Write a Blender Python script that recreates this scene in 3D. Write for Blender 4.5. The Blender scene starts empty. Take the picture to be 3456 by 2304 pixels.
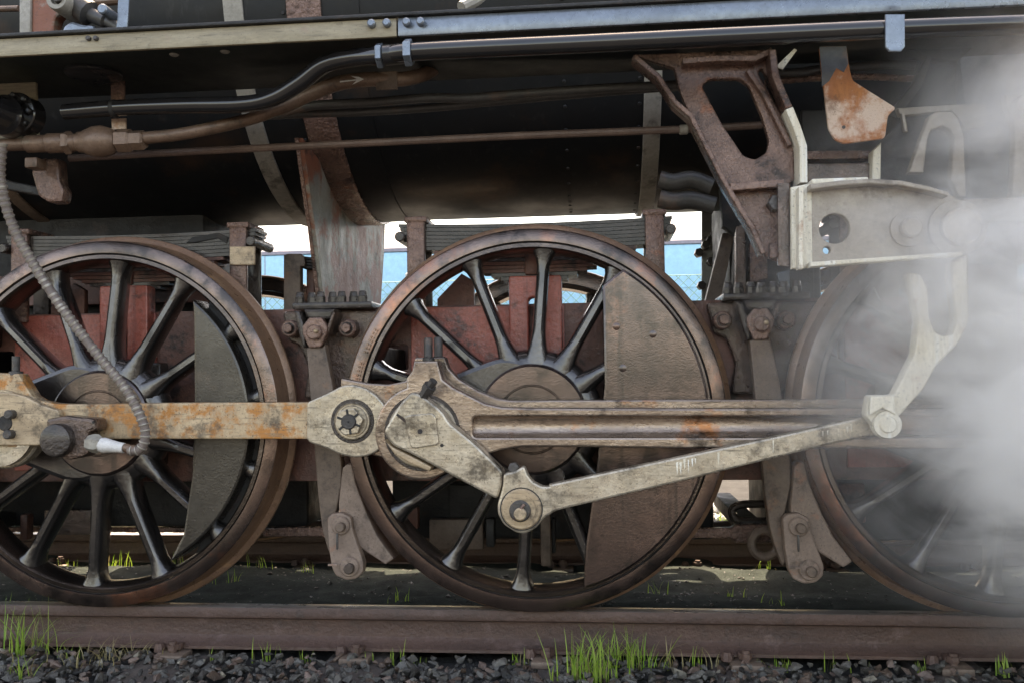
import bpy, bmesh, math, random
from mathutils import Vector, Matrix
random.seed(7)
PI = math.pi
SC = bpy.context.scene
COL = SC.collection

# ------------------------------------------------------------------ camera
CAM = Vector((.2381, -3.2360, .8652))
YAW, PITCH, ROLL, FPX = .09506, .03619, -.01394, 3000.2      # FPX for a 3456 px wide frame
FW = Vector((-math.sin(YAW)*math.cos(PITCH), math.cos(YAW)*math.cos(PITCH), math.sin(PITCH)))
RT = Vector((math.cos(YAW), math.sin(YAW), 0)); UP = RT.cross(FW)
R2 = math.cos(ROLL)*RT + math.sin(ROLL)*UP
U2 = -math.sin(ROLL)*RT + math.cos(ROLL)*UP
cd = bpy.data.cameras.new('camera'); cam = bpy.data.objects.new('camera', cd); COL.objects.link(cam)
m = Matrix.Identity(4)
for i in range(3):
    m[i][0], m[i][1], m[i][2], m[i][3] = R2[i], U2[i], -FW[i], CAM[i]
cam.matrix_world = m
cd.sensor_width = 36.0; cd.lens = FPX/3456*36.0; cd.clip_start = .05; cd.clip_end = 20000
SC.camera = cam

# ------------------------------------------------------------------ sky, sun, exposure
SUN_EL, SUN_AZ = math.radians(61), math.radians(-14)        # sun stands behind the engine
wd = bpy.data.worlds.new('World'); SC.world = wd; wd.use_nodes = True
nt = wd.node_tree; nt.nodes.clear()
sky = nt.nodes.new('ShaderNodeTexSky'); sky.sky_type = 'NISHITA'; sky.sun_disc = False
sky.sun_elevation = SUN_EL; sky.sun_rotation = SUN_AZ
sky.air_density = 1.0; sky.dust_density = 2.6; sky.ozone_density = 1.0
bg = nt.nodes.new('ShaderNodeBackground'); bg.inputs[1].default_value = .15
out = nt.nodes.new('ShaderNodeOutputWorld')
nt.links.new(sky.outputs[0], bg.inputs[0]); nt.links.new(bg.outputs[0], out.inputs[0])
sd = bpy.data.lights.new('sun', 'SUN'); sd.energy = 3.0; sd.angle = math.radians(.55); sd.color = (1, .95, .87)
sun = bpy.data.objects.new('sun', sd); COL.objects.link(sun)
sdir = Vector((math.sin(SUN_AZ)*math.cos(SUN_EL), math.cos(SUN_AZ)*math.cos(SUN_EL), math.sin(SUN_EL)))
sun.rotation_euler = sdir.to_track_quat('Z', 'Y').to_euler(); sun.location = (0, 5, 20)
SC.view_settings.view_transform = 'Standard'; SC.view_settings.look = 'None'
SC.view_settings.exposure = 2.55; SC.view_settings.gamma = 1.0
SC.view_settings.use_white_balance = True; SC.view_settings.white_balance_temperature = 9300; SC.view_settings.white_balance_tint = 14   # camera balanced for open shade
SC.render.engine = 'CYCLES'
SC.cycles.use_denoising = True
SC.cycles.max_bounces = 12; SC.cycles.diffuse_bounces = 4; SC.cycles.glossy_bounces = 3
SC.cycles.volume_bounces = 10; SC.cycles.volume_step_rate = .6; SC.cycles.volume_max_steps = 128
SC.cycles.sample_clamp_indirect = 6.0

# ------------------------------------------------------------------ pixel helpers (a pixel gives a direction; Y is the plane of the thing)
def ray(p): return FW + R2*((p[0]-1728)/FPX) - U2*((p[1]-1152)/FPX)
def at(p, Y):
    d = ray(p); t = (Y-CAM.y)/d.y
    return CAM + d*t
def atz(p, z):
    d = ray(p); return CAM + d*((z-CAM.z)/d.z)
def xz(pts, Y): return [(q.x, q.z) for q in (at(p, Y) for p in pts)]
K = 2.04167
def tile(ox, oy, s=K): return lambda *a: [(ox+x/s, oy+y/s) for x, y in a]
ta, tb, tc = tile(0, 0), tile(1152, 0), tile(2304, 0)
td, te, tf = tile(0, 768), tile(1152, 768), tile(2304, 768)
tg, th, ti = tile(0, 1536), tile(1152, 1536), tile(2304, 1536)
c6 = tile(1100, 1150, 2.24); c3 = tile(2350, 950, 3.485); cL = tile(0, 1250, 3.92); cT = tile(0, 0, 4.704)
DD = tile(0, 0, 1/1.46939)

# ------------------------------------------------------------------ materials
MATS = {}
def mat(name, base, var=None, rough=.5, rvar=.12, metal=0., scale=6., bump=.25, bscale=70., rust=None, rlo=.55, rhi=.68,
        coat=0., stretch=(1, 1, 1), rscale=None, spec=.5, drip=None, stain=None, pits=0., scratch=0., bd=.012):
    if name in MATS: return MATS[name]
    M = bpy.data.materials.new(name); M.use_nodes = True
    t = M.node_tree; N, L = t.nodes, t.links; N.clear()
    o = N.new('ShaderNodeOutputMaterial'); b = N.new('ShaderNodeBsdfPrincipled'); L.new(b.outputs[0], o.inputs[0])
    g = N.new('ShaderNodeNewGeometry')
    mp = N.new('ShaderNodeMapping'); mp.inputs['Scale'].default_value = stretch; L.new(g.outputs['Position'], mp.inputs[0])
    def noise(s, det=6, ro=.6, src=mp.outputs[0]):
        n = N.new('ShaderNodeTexNoise'); n.inputs['Scale'].default_value = s; n.inputs['Detail'].default_value = det
        n.inputs['Roughness'].default_value = ro; L.new(src, n.inputs['Vector']); return n
    def mapr(src, a, b_, c, d):
        r = N.new('ShaderNodeMapRange'); r.inputs[1].default_value = a; r.inputs[2].default_value = b_
        r.inputs[3].default_value = c; r.inputs[4].default_value = d; L.new(src, r.inputs[0]); return r.outputs[0]
    def mix(f, a, b_):
        x = N.new('ShaderNodeMix'); x.data_type = 'RGBA'; L.new(f, x.inputs[0])
        for k, v in ((6, a), (7, b_)):
            if isinstance(v, tuple): x.inputs[k].default_value = (*v, 1)
            else: L.new(v, x.inputs[k])
        return x.outputs[2]
    n1 = noise(scale); var = var or tuple(c*.55 for c in base)
    c = mix(mapr(n1.outputs[0], .36, .66, 0, 1), base, var)
    nf = noise(scale*9, 4, .7)
    c = mix(mapr(nf.outputs[0], .35, .75, 0, .55), c, tuple(v*.6 for v in var))
    if rust:
        n2 = noise((rscale or scale*.7), 7, .68, g.outputs['Position'])
        c = mix(mapr(n2.outputs[0], rlo, rhi, 0, 1), c, rust)
    if drip:
        md = N.new('ShaderNodeMapping'); md.inputs['Scale'].default_value = (1, 1, .05); L.new(g.outputs['Position'], md.inputs[0])
        n4 = noise(26, 4, .6, md.outputs[0]); c = mix(mapr(n4.outputs[0], drip[1], drip[1]+.09, 0, drip[2]), c, drip[0])
    if stain:
        n5 = noise(stain[3], 8, .72, g.outputs['Position']); c = mix(mapr(n5.outputs[0], stain[1], stain[1]+.10, 0, stain[2]), c, stain[0])
    if scratch:
        ms_ = N.new('ShaderNodeMapping'); ms_.inputs['Scale'].default_value = (.12, 1, 1.6); ms_.inputs['Rotation'].default_value = (0, .12, 0); L.new(g.outputs['Position'], ms_.inputs[0])
        n6 = noise(75, 3, .6, ms_.outputs[0]); c = mix(mapr(n6.outputs[0], .56, .70, 0, scratch), c, tuple(v*.28 for v in base))
    if pits:
        n7 = noise(150, 2, .5, g.outputs['Position']); c = mix(mapr(n7.outputs[0], .62, .72, 0, pits), c, tuple(v*.18 for v in base))
    L.new(c, b.inputs['Base Color'])
    n3 = noise(scale*2.2, 5)
    L.new(mapr(n3.outputs[0], .3, .7, max(.04, rough-rvar), min(1, rough+rvar)), b.inputs['Roughness'])
    b.inputs['Metallic'].default_value = metal; b.inputs['Coat Weight'].default_value = coat; b.inputs['Coat Roughness'].default_value = .2
    b.inputs['Specular IOR Level'].default_value = spec
    if bump:
        nb = noise(bscale, 5, .65, g.outputs['Position']); bp = N.new('ShaderNodeBump'); bp.inputs['Strength'].default_value = bump
        bp.inputs['Distance'].default_value = bd; L.new(nb.outputs[0], bp.inputs['Height']); L.new(bp.outputs[0], b.inputs['Normal'])
    MATS[name] = M
    return M

RUST = (.33, .115, .035)
m_rod = mat('oiled_steel', (.56, .42, .28), (.38, .27, .17), .42, .14, .15, 9, .22, 55, RUST, .63, .74, stretch=(.5, 1, 1.6), stain=((.05, .038, .03), .52, .8, 7), pits=.9, scratch=.8, bd=0.004)
m_rodrust = mat('rusted_steel', (.60, .44, .28), (.40, .27, .16), .5, .12, .1, 10, .25, 60, (.45, .18, .045), .47, .58, stretch=(1, 1, .4), rscale=13, stain=((.05, .038, .03), .52, .8, 7), pits=.9, scratch=.8, bd=0.004)
m_mainrod = mat('brown_steel', (.42, .32, .255), (.25, .185, .148), .26, .1, .75, 8, .4, 70, (.36, .14, .055), .56, .68, stretch=(.35, 1, 1.5), stain=((.03, .022, .018), .54, .85, 6), pits=.6, scratch=.8, bd=0.004)
m_polish = mat('worn_steel', (.60, .515, .41), (.40, .33, .25), .33, .12, .55, 11, .35, 40, (.22, .17, .13), .62, .72, stain=((.05, .038, .03), .52, .8, 7), pits=.9, scratch=.8, bd=0.004)
m_tyre = mat('tyre_steel', (.26, .172, .142), (.09, .066, .056), .22, .08, .88, 2.2, .2, 140, (.38, .15, .085), .54, .66, rscale=1.6, coat=.5, stain=((.03, .025, .023), .49, .85, 4), pits=.6, bd=0.006)
m_tread = mat('tread_steel', (.29, .165, .105), (.2, .115, .075), .34, .1, .25, 12, .2, 60, (.4, .22, .11), .58, .7)
m_spoke = mat('black_wheel_paint', (.095, .085, .082), (.04, .036, .034), .22, .06, .8, 7, .35, 60, (.13, .09, .068), .6, .75, coat=1.0, bd=0.008)
m_rim = mat('rim_grime', (.17, .125, .103), (.07, .055, .047), .21, .06, .9, 5, .35, 120, (.17, .09, .06), .6, .72, coat=.35, bd=0.007)
m_weight = mat('grimy_weight', (.185, .122, .107), (.066, .05, .046), .19, .07, .92, 3, .13, 150, (.30, .135, .09), .58, .72, coat=.9, stain=((.03, .024, .022), .50, .8, 5), pits=.8, drip=((.03, .026, .024), .56, .6), bd=0.009)
m_black = mat('black_paint', (.012, .013, .015), (.018, .016, .016), .3, .1, 0, 5, .12, 40, coat=.2)
m_dull = mat('sooty_black', (.02, .018, .017), (.012, .011, .011), .6, .15, 0, 7, .35, 60, (.06, .032, .022), .58, .74)
m_boiler = mat('boiler_black', (.008, .010, .012), (.013, .013, .013), .42, .1, 0, 3, .15, 25, (.05, .026, .016), .56, .74, spec=.3, drip=((.03, .03, .03), .6, .5), bd=.004)
m_band = mat('grey_band', (.36, .33, .285), (.26, .235, .2), .5, .1, .1, 9, .2, 70, stain=((.05, .043, .036), .55, .7, 8))
m_red = mat('red_frame_paint', (.46, .115, .08), (.33, .085, .06), .3, .1, 0, 7, .3, 60, (.13, .06, .045), .62, .78, drip=((.2, .06, .05), .58, .6), stain=((.03, .017, .014), .54, .85, 6), pits=.5)
m_redd = mat('red_brown_oxide', (.21, .085, .06), (.13, .06, .045), .45, .12, 0, 8, .35, 60, (.05, .03, .025), .56, .72, stain=((.018, .013, .012), .52, .9, 6))
m_grime = mat('oily_grime', (.21, .14, .112), (.09, .066, .055), .22, .08, .7, 14, .7, 55, (.17, .085, .055), .6, .75, coat=.4, bd=0.016)
m_grimed = mat('wet_black_grime', (.10, .08, .07), (.045, .037, .033), .2, .07, .7, 16, .8, 50, (.10, .06, .045), .62, .76, coat=.5, bd=0.016)
m_hang = mat('dusty_brown_steel', (.20, .14, .105), (.13, .09, .068), .55, .12, .05, 8, .25, 60, (.27, .12, .06), .62, .74, stain=((.05, .034, .026), .55, .8, 8), pits=.5, bd=0.004)
m_shoe = mat('brake_iron', (.30, .215, .17), (.2, .14, .11), .55, .12, .05, 10, .28, 60, (.34, .14, .08), .6, .72, stain=((.06, .042, .033), .56, .75, 9), pits=.6, bd=0.004)
m_edge = mat('board_edge_paint', (.22, .255, .30), (.16, .185, .22), .28, .08, .5, 5, .08, 30, stain=((.12, .13, .14), .6, .7, 9), pits=.5)
m_edged = mat('tan_reflection_and_plate', (.37, .31, .215), (.26, .215, .145), .55, .1, .05, 11, .15, 60, (.30, .2, .16), .6, .74, stretch=(.3, 1, 1.5), stain=((.10, .08, .055), .58, .7, 10), scratch=.6, pits=.5)  # edge strip: warm reflection painted as base colour; back plate is tan itself
m_under = mat('board_underside', (.010, .015, .013), (.007, .01, .009), .55, .1, 0, 4, .1, 20)
m_pipe = mat('black_gloss_pipe', (.014, .014, .016), (.02, .018, .018), .13, .04, .1, 9, .06, 35, coat=.35, bd=.004)
m_cu = mat('brown_pipe', (.215, .135, .095), (.14, .085, .06), .4, .1, .2, 12, .25, 60, (.16, .155, .12), .6, .72, stain=((.04, .03, .024), .56, .7, 12), pits=.5)
m_grey = mat('grey_pipe', (.075, .072, .07), (.05, .047, .045), .42, .1, .1, 8, .2, 45, (.14, .085, .06), .55, .72)
m_rrod = mat('rusty_rod', (.19, .125, .10), (.13, .085, .07), .45, .1, .1, 12, .3, 70)
m_orust = mat('orange_rust', (.45, .155, .035), (.33, .105, .03), .62, .12, 0, 8, .35, 60, (.55, .40, .31), .51, .60, rscale=5.0, stretch=(1.4, 1, .6), stain=((.12, .05, .02), .55, .8, 7), pits=.6)
m_cast = mat('rusty_casting', (.31, .19, .15), (.165, .10, .082), .28, .1, .65, 9, .85, 55, (.34, .115, .05), .6, .73, coat=.25, stain=((.025, .018, .016), .55, .8, 9), pits=.5, bd=0.013)
m_white = mat('white_scale', (.82, .77, .66), (.66, .58, .45), .5, .12, 0, 14, .35, 50, (.36, .2, .12), .6, .72, stretch=(1.4, 1, .22), drip=((.75, .74, .70), .55, .8), stain=((.25, .17, .11), .58, .7, 12), pits=.6)
m_pale = mat('pale_link_steel', (.42, .36, .30), (.28, .23, .19), .5, .1, .1, 9, .25, 60, (.42, .24, .16), .62, .74, drip=((.66, .66, .62), .66, .7), stain=((.08, .055, .042), .55, .7, 7), pits=.5, bd=0.004)
m_hose = mat('hose_fabric', (.20, .155, .135), (.15, .115, .1), .55, .1, 0, 10, .2, 80)
m_hoserib = mat('hose_rib_highlight', (.42, .38, .33), (.33, .29, .25), .4, .1, .3, 14, .1, 80)  # highlights on the hose ribs painted as a lighter base colour
m_tape = mat('white_tape', (.72, .70, .68), (.6, .57, .55), .6, .1, 0, 20, .4, 60)
m_bolt = mat('dark_bolt', (.085, .075, .07), (.05, .045, .042), .4, .12, .2, 20, .35, 90, (.14, .09, .07), .58, .72)
m_plate = mat('streaked_grey_plate', (.31, .295, .25), (.19, .175, .15), .52, .1, .1, 7, .3, 50, (.22, .075, .042), .46, .53, rscale=4, stretch=(1, 1, .5), stain=((.03, .025, .022), .55, .85, 6), pits=.6)
m_rail = mat('rail_rust', (.125, .07, .053), (.085, .05, .04), .55, .12, .1, 9, .55, 70, (.18, .115, .1), .6, .75, stretch=(.25, 1, 1), stain=((.05, .035, .03), .56, .6, 9), pits=.6)
m_railtop = mat('rail_running_surface', (.35, .31, .28), (.25, .2, .17), .3, .08, .6, 12, .1, 60, stretch=(.2, 1, 1))
m_sleeper = mat('sleeper_wood', (.11, .085, .07), (.06, .05, .045), .8, .1, 0, 12, .5, 50, stretch=(3, .3, 3))
m_ash = mat('ash_ground', (.056, .068, .062), (.03, .037, .034), .95, .04, 0, 9, .9, 110, (.075, .083, .076), .6, .74, spec=.08)
m_ground = mat('far_gravel', (.040, .040, .041), (.028, .028, .029), .9, .08, 0, 3, .5, 30, (.06, .075, .03), .62, .72, spec=.2)
m_stone = [mat('stone_'+n, b, None, .42, .15, 0, 22, .6, 90) for n, b in
           (('slate', (.095, .086, .074)), ('blue_grey', (.14, .13, .115)), ('dark', (.04, .036, .031)), ('brown', (.13, .085, .062)), ('pink', (.22, .15, .12)), ('pale', (.30, .26, .2)))]
m_fstone = mat('stone_pale_far', (.34, .33, .31), (.22, .22, .21), .8, .1, 0, 15, .5, 50)
m_carblue = mat('carriage_blue', (.34, .66, .86), (.33, .64, .84), .4, .05, 0, 1, .0)
m_carlow = mat('carriage_dark', (.03, .04, .045), (.02, .025, .03), .6, .1, 0, 2, .0)
m_carroof = mat('carriage_roof', (.32, .30, .36), (.27, .25, .3), .6, .1, 0, 2, .0)
m_fence = mat('green_wire', (.16, .36, .28), (.12, .28, .22), .5, .1, 0, 10, .0)
m_paint = mat('chalk_paint', (.75, .74, .70), (.6, .58, .55), .7, .1, 0, 30, .1)
m_rear = mat('rear_post_grey', (.50, .52, .50), (.4, .41, .39), .5, .1, 0, 10, .2, 50, (.05, .05, .05), .62, .7)
def grassmat(n, a, b):
    M = bpy.data.materials.new(n); M.use_nodes = True; t = M.node_tree; bs = t.nodes['Principled BSDF']
    g = t.nodes.new('ShaderNodeNewGeometry'); mx = t.nodes.new('ShaderNodeMix'); mx.data_type = 'RGBA'
    mx.inputs[6].default_value = (*a, 1); mx.inputs[7].default_value = (*b, 1)
    t.links.new(g.outputs['Random Per Island'], mx.inputs[0]); t.links.new(mx.outputs[2], bs.inputs['Base Color'])
    bs.inputs['Roughness'].default_value = .5
    tr = t.nodes.new('ShaderNodeBsdfTranslucent'); t.links.new(mx.outputs[2], tr.inputs[0])
    ms = t.nodes.new('ShaderNodeMixShader'); ms.inputs[0].default_value = .35
    t.links.new(bs.outputs[0], ms.inputs[1]); t.links.new(tr.outputs[0], ms.inputs[2]); t.links.new(ms.outputs[0], t.nodes['Material Output'].inputs[0])
    return M
m_grass = grassmat('fresh_grass', (.15, .31, .03), (.32, .43, .07))
m_dry = grassmat('dry_grass', (.34, .27, .13), (.24, .2, .09))

# ------------------------------------------------------------------ mesh helpers
def link(name, me, mt=None, parent=None, loc=(0, 0, 0), smooth=35):
    if mt is not None and not me.materials: me.materials.append(mt)
    if smooth and len(me.polygons):
        me.polygons.foreach_set('use_smooth', [True]*len(me.polygons)); me.set_sharp_from_angle(angle=math.radians(smooth))
    o = bpy.data.objects.new(name, me); COL.objects.link(o); o.location = loc
    if parent is not None: o.parent = parent
    return o
def empty(name, parent=None, loc=(0, 0, 0)):
    o = bpy.data.objects.new(name, None); COL.objects.link(o); o.location = loc; o.empty_display_size = .1
    if parent is not None: o.parent = parent
    return o
def tag(o, label=None, cat=None, group=None, kind=None):
    if label: o['label'] = label
    if cat: o['category'] = cat
    if group: o['group'] = group
    if kind: o['kind'] = kind
    return o
def bm_mesh(bm, name):
    me = bpy.data.meshes.new(name); bm.normal_update(); bm.to_mesh(me); bm.free(); return me
def pmesh(name, V, Fc):
    me = bpy.data.meshes.new(name); me.from_pydata(V, [], Fc); me.update(); return me
def fillet(pts, r, n=4):
    out, k = [], len(pts)
    for i in range(k):
        rr = r[i] if isinstance(r, (list, tuple)) else r
        p0, p, p1 = Vector(pts[i-1]), Vector(pts[i]), Vector(pts[(i+1) % k])
        a, b = p0-p, p1-p
        if rr <= 0 or a.length < 1e-6 or b.length < 1e-6: out.append(tuple(p)); continue
        d = min(rr, a.length*.45, b.length*.45)
        A, B = p+a.normalized()*d, p+b.normalized()*d
        for j in range(n+1):
            t = j/n; out.append(tuple(A*(1-t)**2 + p*(2*t*(1-t)) + B*t*t))
    return out
def circle(cx, cz, r, n=32, a0=0, a1=2*PI):
    full = abs(a1-a0-2*PI) < 1e-6
    return [(cx+r*math.cos(a0+(a1-a0)*i/(n if full else n-1)), cz+r*math.sin(a0+(a1-a0)*i/(n if full else n-1))) for i in range(n)]
def plate_mesh(name, loops, Y0, Y1, bevel=.004):
    cu = bpy.data.curves.new(name, 'CURVE'); cu.dimensions = '2D'; cu.fill_mode = 'BOTH'
    t = abs(Y1-Y0); bevel = min(bevel, t*.45)
    cu.extrude = t/2-bevel; cu.bevel_depth = bevel; cu.bevel_resolution = 1; cu.offset = -bevel
    for lp in loops:
        sp = cu.splines.new('POLY'); sp.points.add(len(lp)-1); sp.use_cyclic_u = True
        for i, p in enumerate(lp): sp.points[i].co = (p[0], p[1], 0, 1)
    ob = bpy.data.objects.new('tmp', cu); me = bpy.data.meshes.new_from_object(ob)
    bpy.data.objects.remove(ob); bpy.data.curves.remove(cu)
    me.name = name; yc = (Y0+Y1)/2
    me.transform(Matrix(((1, 0, 0, 0), (0, 0, -1, yc), (0, 1, 0, 0), (0, 0, 0, 1))))
    me.materials.clear()
    return me
def plate(name, loops, Y0, Y1, mt, parent=None, bevel=.004):
    return link(name, plate_mesh(name, loops, Y0, Y1, bevel), mt, parent)
def pplate(name, px, Y0, Y1, mt, parent=None, bevel=.004, r=0., holes=()):
    """outline given as photo pixels lying on the front plane Y0; holes as world loops"""
    lp = xz(px, Y0)
    if r: lp = fillet(lp, r)
    return plate(name, [lp]+list(holes), Y0, Y1, mt, parent, bevel)
def box_bm(x0, x1, y0, y1, z0, z1, bev=.004):
    bm = bmesh.new(); bmesh.ops.create_cube(bm, size=1)
    for v in bm.verts: v.co = ((x0+x1)/2+v.co.x*(x1-x0), (y0+y1)/2+v.co.y*(y1-y0), (z0+z1)/2+v.co.z*(z1-z0))
    if bev: bmesh.ops.bevel(bm, geom=bm.edges[:], offset=min(bev, .3*min(x1-x0, y1-y0, z1-z0)), segments=2, profile=.5, affect='EDGES')
    return bm
def box(name, x0, x1, y0, y1, z0, z1, mt, parent=None, bev=.004):
    return link(name, bm_mesh(box_bm(x0, x1, y0, y1, z0, z1, bev), name), mt, parent)
def lathe_mesh(name, prof, c=(0, 0, 0), n=48, axis='Y', closed=False):
    """prof: list of (radius, along-axis). Revolved about the axis through c."""
    V, Fc = [], []; k = len(prof)
    for i in range(n):
        a = 2*PI*i/n; ca, sa = math.cos(a), math.sin(a)
        for r, h in prof:
            if axis == 'Y': V.append((c[0]+r*ca, c[1]+h, c[2]+r*sa))
            elif axis == 'Z': V.append((c[0]+r*ca, c[1]+r*sa, c[2]+h))
            else: V.append((c[0]+h, c[1]+r*ca, c[2]+r*sa))
    kk = k if closed else k-1
    for i in range(n):
        for j in range(kk):
            a, b = i*k+j, i*k+(j+1) % k; c_, d = ((i+1) % n)*k+(j+1) % k, ((i+1) % n)*k+j
            Fc.append((a, b, c_, d))
    me = pmesh(name, V, Fc)
    bm = bmesh.new(); bm.from_mesh(me); bmesh.ops.remove_doubles(bm, verts=bm.verts[:], dist=1e-6); bmesh.ops.recalc_face_normals(bm, faces=bm.faces[:]); bm.to_mesh(me); bm.free()
    return me
def lathe(name, prof, c, mt, parent=None, n=40, axis='Y', closed=False):
    return link(name, lathe_mesh(name, prof, c, n, axis, closed), mt, parent)
def disc(name, c, r, Y0, Y1, mt, parent=None, n=32, bev=.004):
    """solid disc with its front face at Y0 and back at Y1"""
    return lathe(name, [(0, Y0), (r-bev, Y0), (r, Y0+bev), (r, Y1), (0, Y1)], (c[0], 0, c[1]), mt, parent, n)
def hexnut(name, c, r, Y0, Y1, mt, parent=None, rot=.2):
    lp = [(c[0]+r*math.cos(rot+i*PI/3), c[1]+r*math.sin(rot+i*PI/3)) for i in range(6)]
    return plate(name, [lp], Y0, Y1, mt, parent, .003)
def smooth_path(pts, n=8):
    P = [Vector(p) for p in pts]; P = [P[0]*2-P[1]]+P+[P[-1]*2-P[-2]]; o = []
    for i in range(1, len(P)-2):
        for j in range(n):
            t = j/n; a, b, c, d = P[i-1], P[i], P[i+1], P[i+2]
            o.append(.5*((2*b)+(c-a)*t+(2*a-5*b+4*c-d)*t*t+(3*b-a-3*c+d)*t**3))
    o.append(P[-2]); return o
def tube_mesh(name, path, rad, n=14, cap=True):
    """rad: number or list per path point"""
    V, Fc = [], []; ref = Vector((0, 1, 0)); k = len(path)
    for i, p in enumerate(path):
        t = (path[min(i+1, k-1)]-path[max(i-1, 0)]).normalized()
        a = t.cross(ref); a = a.normalized() if a.length > 1e-4 else Vector((1, 0, 0)); b = a.cross(t)
        ref = b if b.length > .1 else ref
        r = rad[i] if isinstance(rad, (list, tuple)) else rad
        for j in range(n):
            th_ = 2*PI*j/n; V.append(tuple(p+(a*math.cos(th_)+b*math.sin(th_))*r))
    for i in range(k-1):
        for j in range(n): Fc.append((i*n+j, i*n+(j+1) % n, (i+1)*n+(j+1) % n, (i+1)*n+j))
    if cap: Fc += [tuple(range(n))[::-1], tuple((k-1)*n+j for j in range(n))]
    return pmesh(name, V, Fc)
def tube(name, pts, rad, mt, parent=None, n=14, sm=8):
    path = smooth_path(pts, sm) if sm else [Vector(p) for p in pts]
    return link(name, tube_mesh(name, path, rad, n), mt, parent)
def ptube(name, px, Y, rad, mt, parent=None, n=14, sm=8):
    Ys = Y if isinstance(Y, (list, tuple)) else [Y]*len(px)
    return tube(name, [at(p, y) for p, y in zip(px, Ys)], rad, mt, parent, n, sm)
def copy_part(o, parent, dx=0., dy=0.):
    """a part and its sub-parts, moved along the engine"""
    c = o.copy(); COL.objects.link(c); c.parent = parent; c.location = o.location+Vector((dx, dy, 0))
    for ch in list(o.children):
        q = ch.copy(); COL.objects.link(q); q.parent = c
    return c
def F1(lst): return lst[0]

# ------------------------------------------------------------------ ground, track
S = 1.65
def grid_sheet(name, x0, x1, y0, y1, nx, ny, zf, mt):
    V = [(x0+(x1-x0)*i/nx, y0+(y1-y0)*j/ny, zf(x0+(x1-x0)*i/nx, y0+(y1-y0)*j/ny)) for j in range(ny+1) for i in range(nx+1)]
    Fc = [(j*(nx+1)+i, j*(nx+1)+i+1, (j+1)*(nx+1)+i+1, (j+1)*(nx+1)+i) for j in range(ny) for i in range(nx)]
    return link(name, pmesh(name, V, Fc), mt)
from mathutils import noise as mn
ground = grid_sheet('ground', -9000, 9000, -9000, 9000, 8, 8, lambda x, y: -.42, m_ground); tag(ground, kind='structure')
def ashz(x, y): return -.128+.030*mn.noise(Vector((x*2.2, y*2.6, 1)))+.014*mn.noise(Vector((x*9, y*9, 4)))-.02*math.exp(-((y-.2)/.12)**2)-.03*math.exp(-((y-1.44)/.1)**2)
ash = grid_sheet('track_bed', -5, 5, .145, 1.62, 260, 48, ashz, m_ash); tag(ash, kind='structure')
def balz(x, y):
    e = -.205+.02*mn.noise(Vector((x*3, y*3, 9)))
    return e
ballast = grid_sheet('ballast', -7, 7, -2.2, .16, 70, 24, lambda x, y: balz(x, y)-max(0, -y-1.5)*.3, mat('ballast_dust', (.05, .048, .046), None, .9, .05, 0, 20, .8, 80)); tag(ballast, kind='structure')
farb = grid_sheet('far_ballast', -14, 14, 1.6, 5.5, 60, 20, lambda x, y: -.2+.02*mn.noise(Vector((x, y, 2)))-max(0, y-3.2)*.08, m_fstone); tag(farb, kind='structure')

def rock_mesh(name, seed, flat=.6):
    rnd = random.Random(seed); bm = bmesh.new()
    for i in range(13):
        v = Vector((rnd.gauss(0, 1), rnd.gauss(0, 1), rnd.gauss(0, 1))).normalized()
        bm.verts.new((v.x*rnd.uniform(.75, 1.15), v.y*rnd.uniform(.6, 1), v.z*rnd.uniform(.5, .9)*flat*1.4))
    r = bmesh.ops.convex_hull(bm, input=bm.verts[:]); bmesh.ops.delete(bm, geom=list({g for g in r['geom_interior'] if isinstance(g, bmesh.types.BMVert)}), context='VERTS')
    bmesh.ops.bevel(bm, geom=bm.edges[:], offset=.05, segments=1, affect='EDGES') if False else None
    return bm_mesh(bm, name)
rocks = []
for i in range(10):
    for k, ms in enumerate(m_stone):
        me = rock_mesh('stone', i*7+1); me.materials.append(ms); rocks.append((k, me))
rk = {k: [me for kk, me in rocks if kk == k] for k in range(6)}
RS = random.Random(11)
cand = []
for i in range(5200):
    x, y = RS.uniform(-2.6, 2.5), RS.uniform(-.62, -.015)
    s = RS.choice((RS.uniform(.007, .013), RS.uniform(.011, .018), RS.uniform(.016, .030)))
    if y > -.06: s *= .9
    k = RS.choices(range(6), (7, 7, 5, 4, 2, .6))[0]
    z = -.180+RS.uniform(-.014, .022)+.012*mn.noise(Vector((x*3, y*5, 3)))+(.010 if y > -.07 else 0)
    cand.append((x, y, z, s, k, (RS.uniform(-.6, .6), RS.uniform(-.6, .6), RS.uniform(0, 6.28))))
def in_view(c):
    d = Vector((c[0], c[1], c[2]))-CAM; zz = d.dot(FW); u = 1728+FPX*d.dot(R2)/zz; v = 1152-FPX*d.dot(U2)/zz
    return -40 < u < 3496 and v < 2300 and c[2] > -.19
vis = sorted([c for c in cand if in_view(c)], key=lambda c: -c[3])
single = vis[:300]; rest = [c for c in cand if c not in set(single)]
for c in single:
    o = bpy.data.objects.new('stone', RS.choice(rk[c[4]])); COL.objects.link(o); o.parent = ballast
    o.location = c[:3]; o.rotation_euler = c[5]; o.scale = (c[3]*1.2, c[3], c[3])
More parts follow.
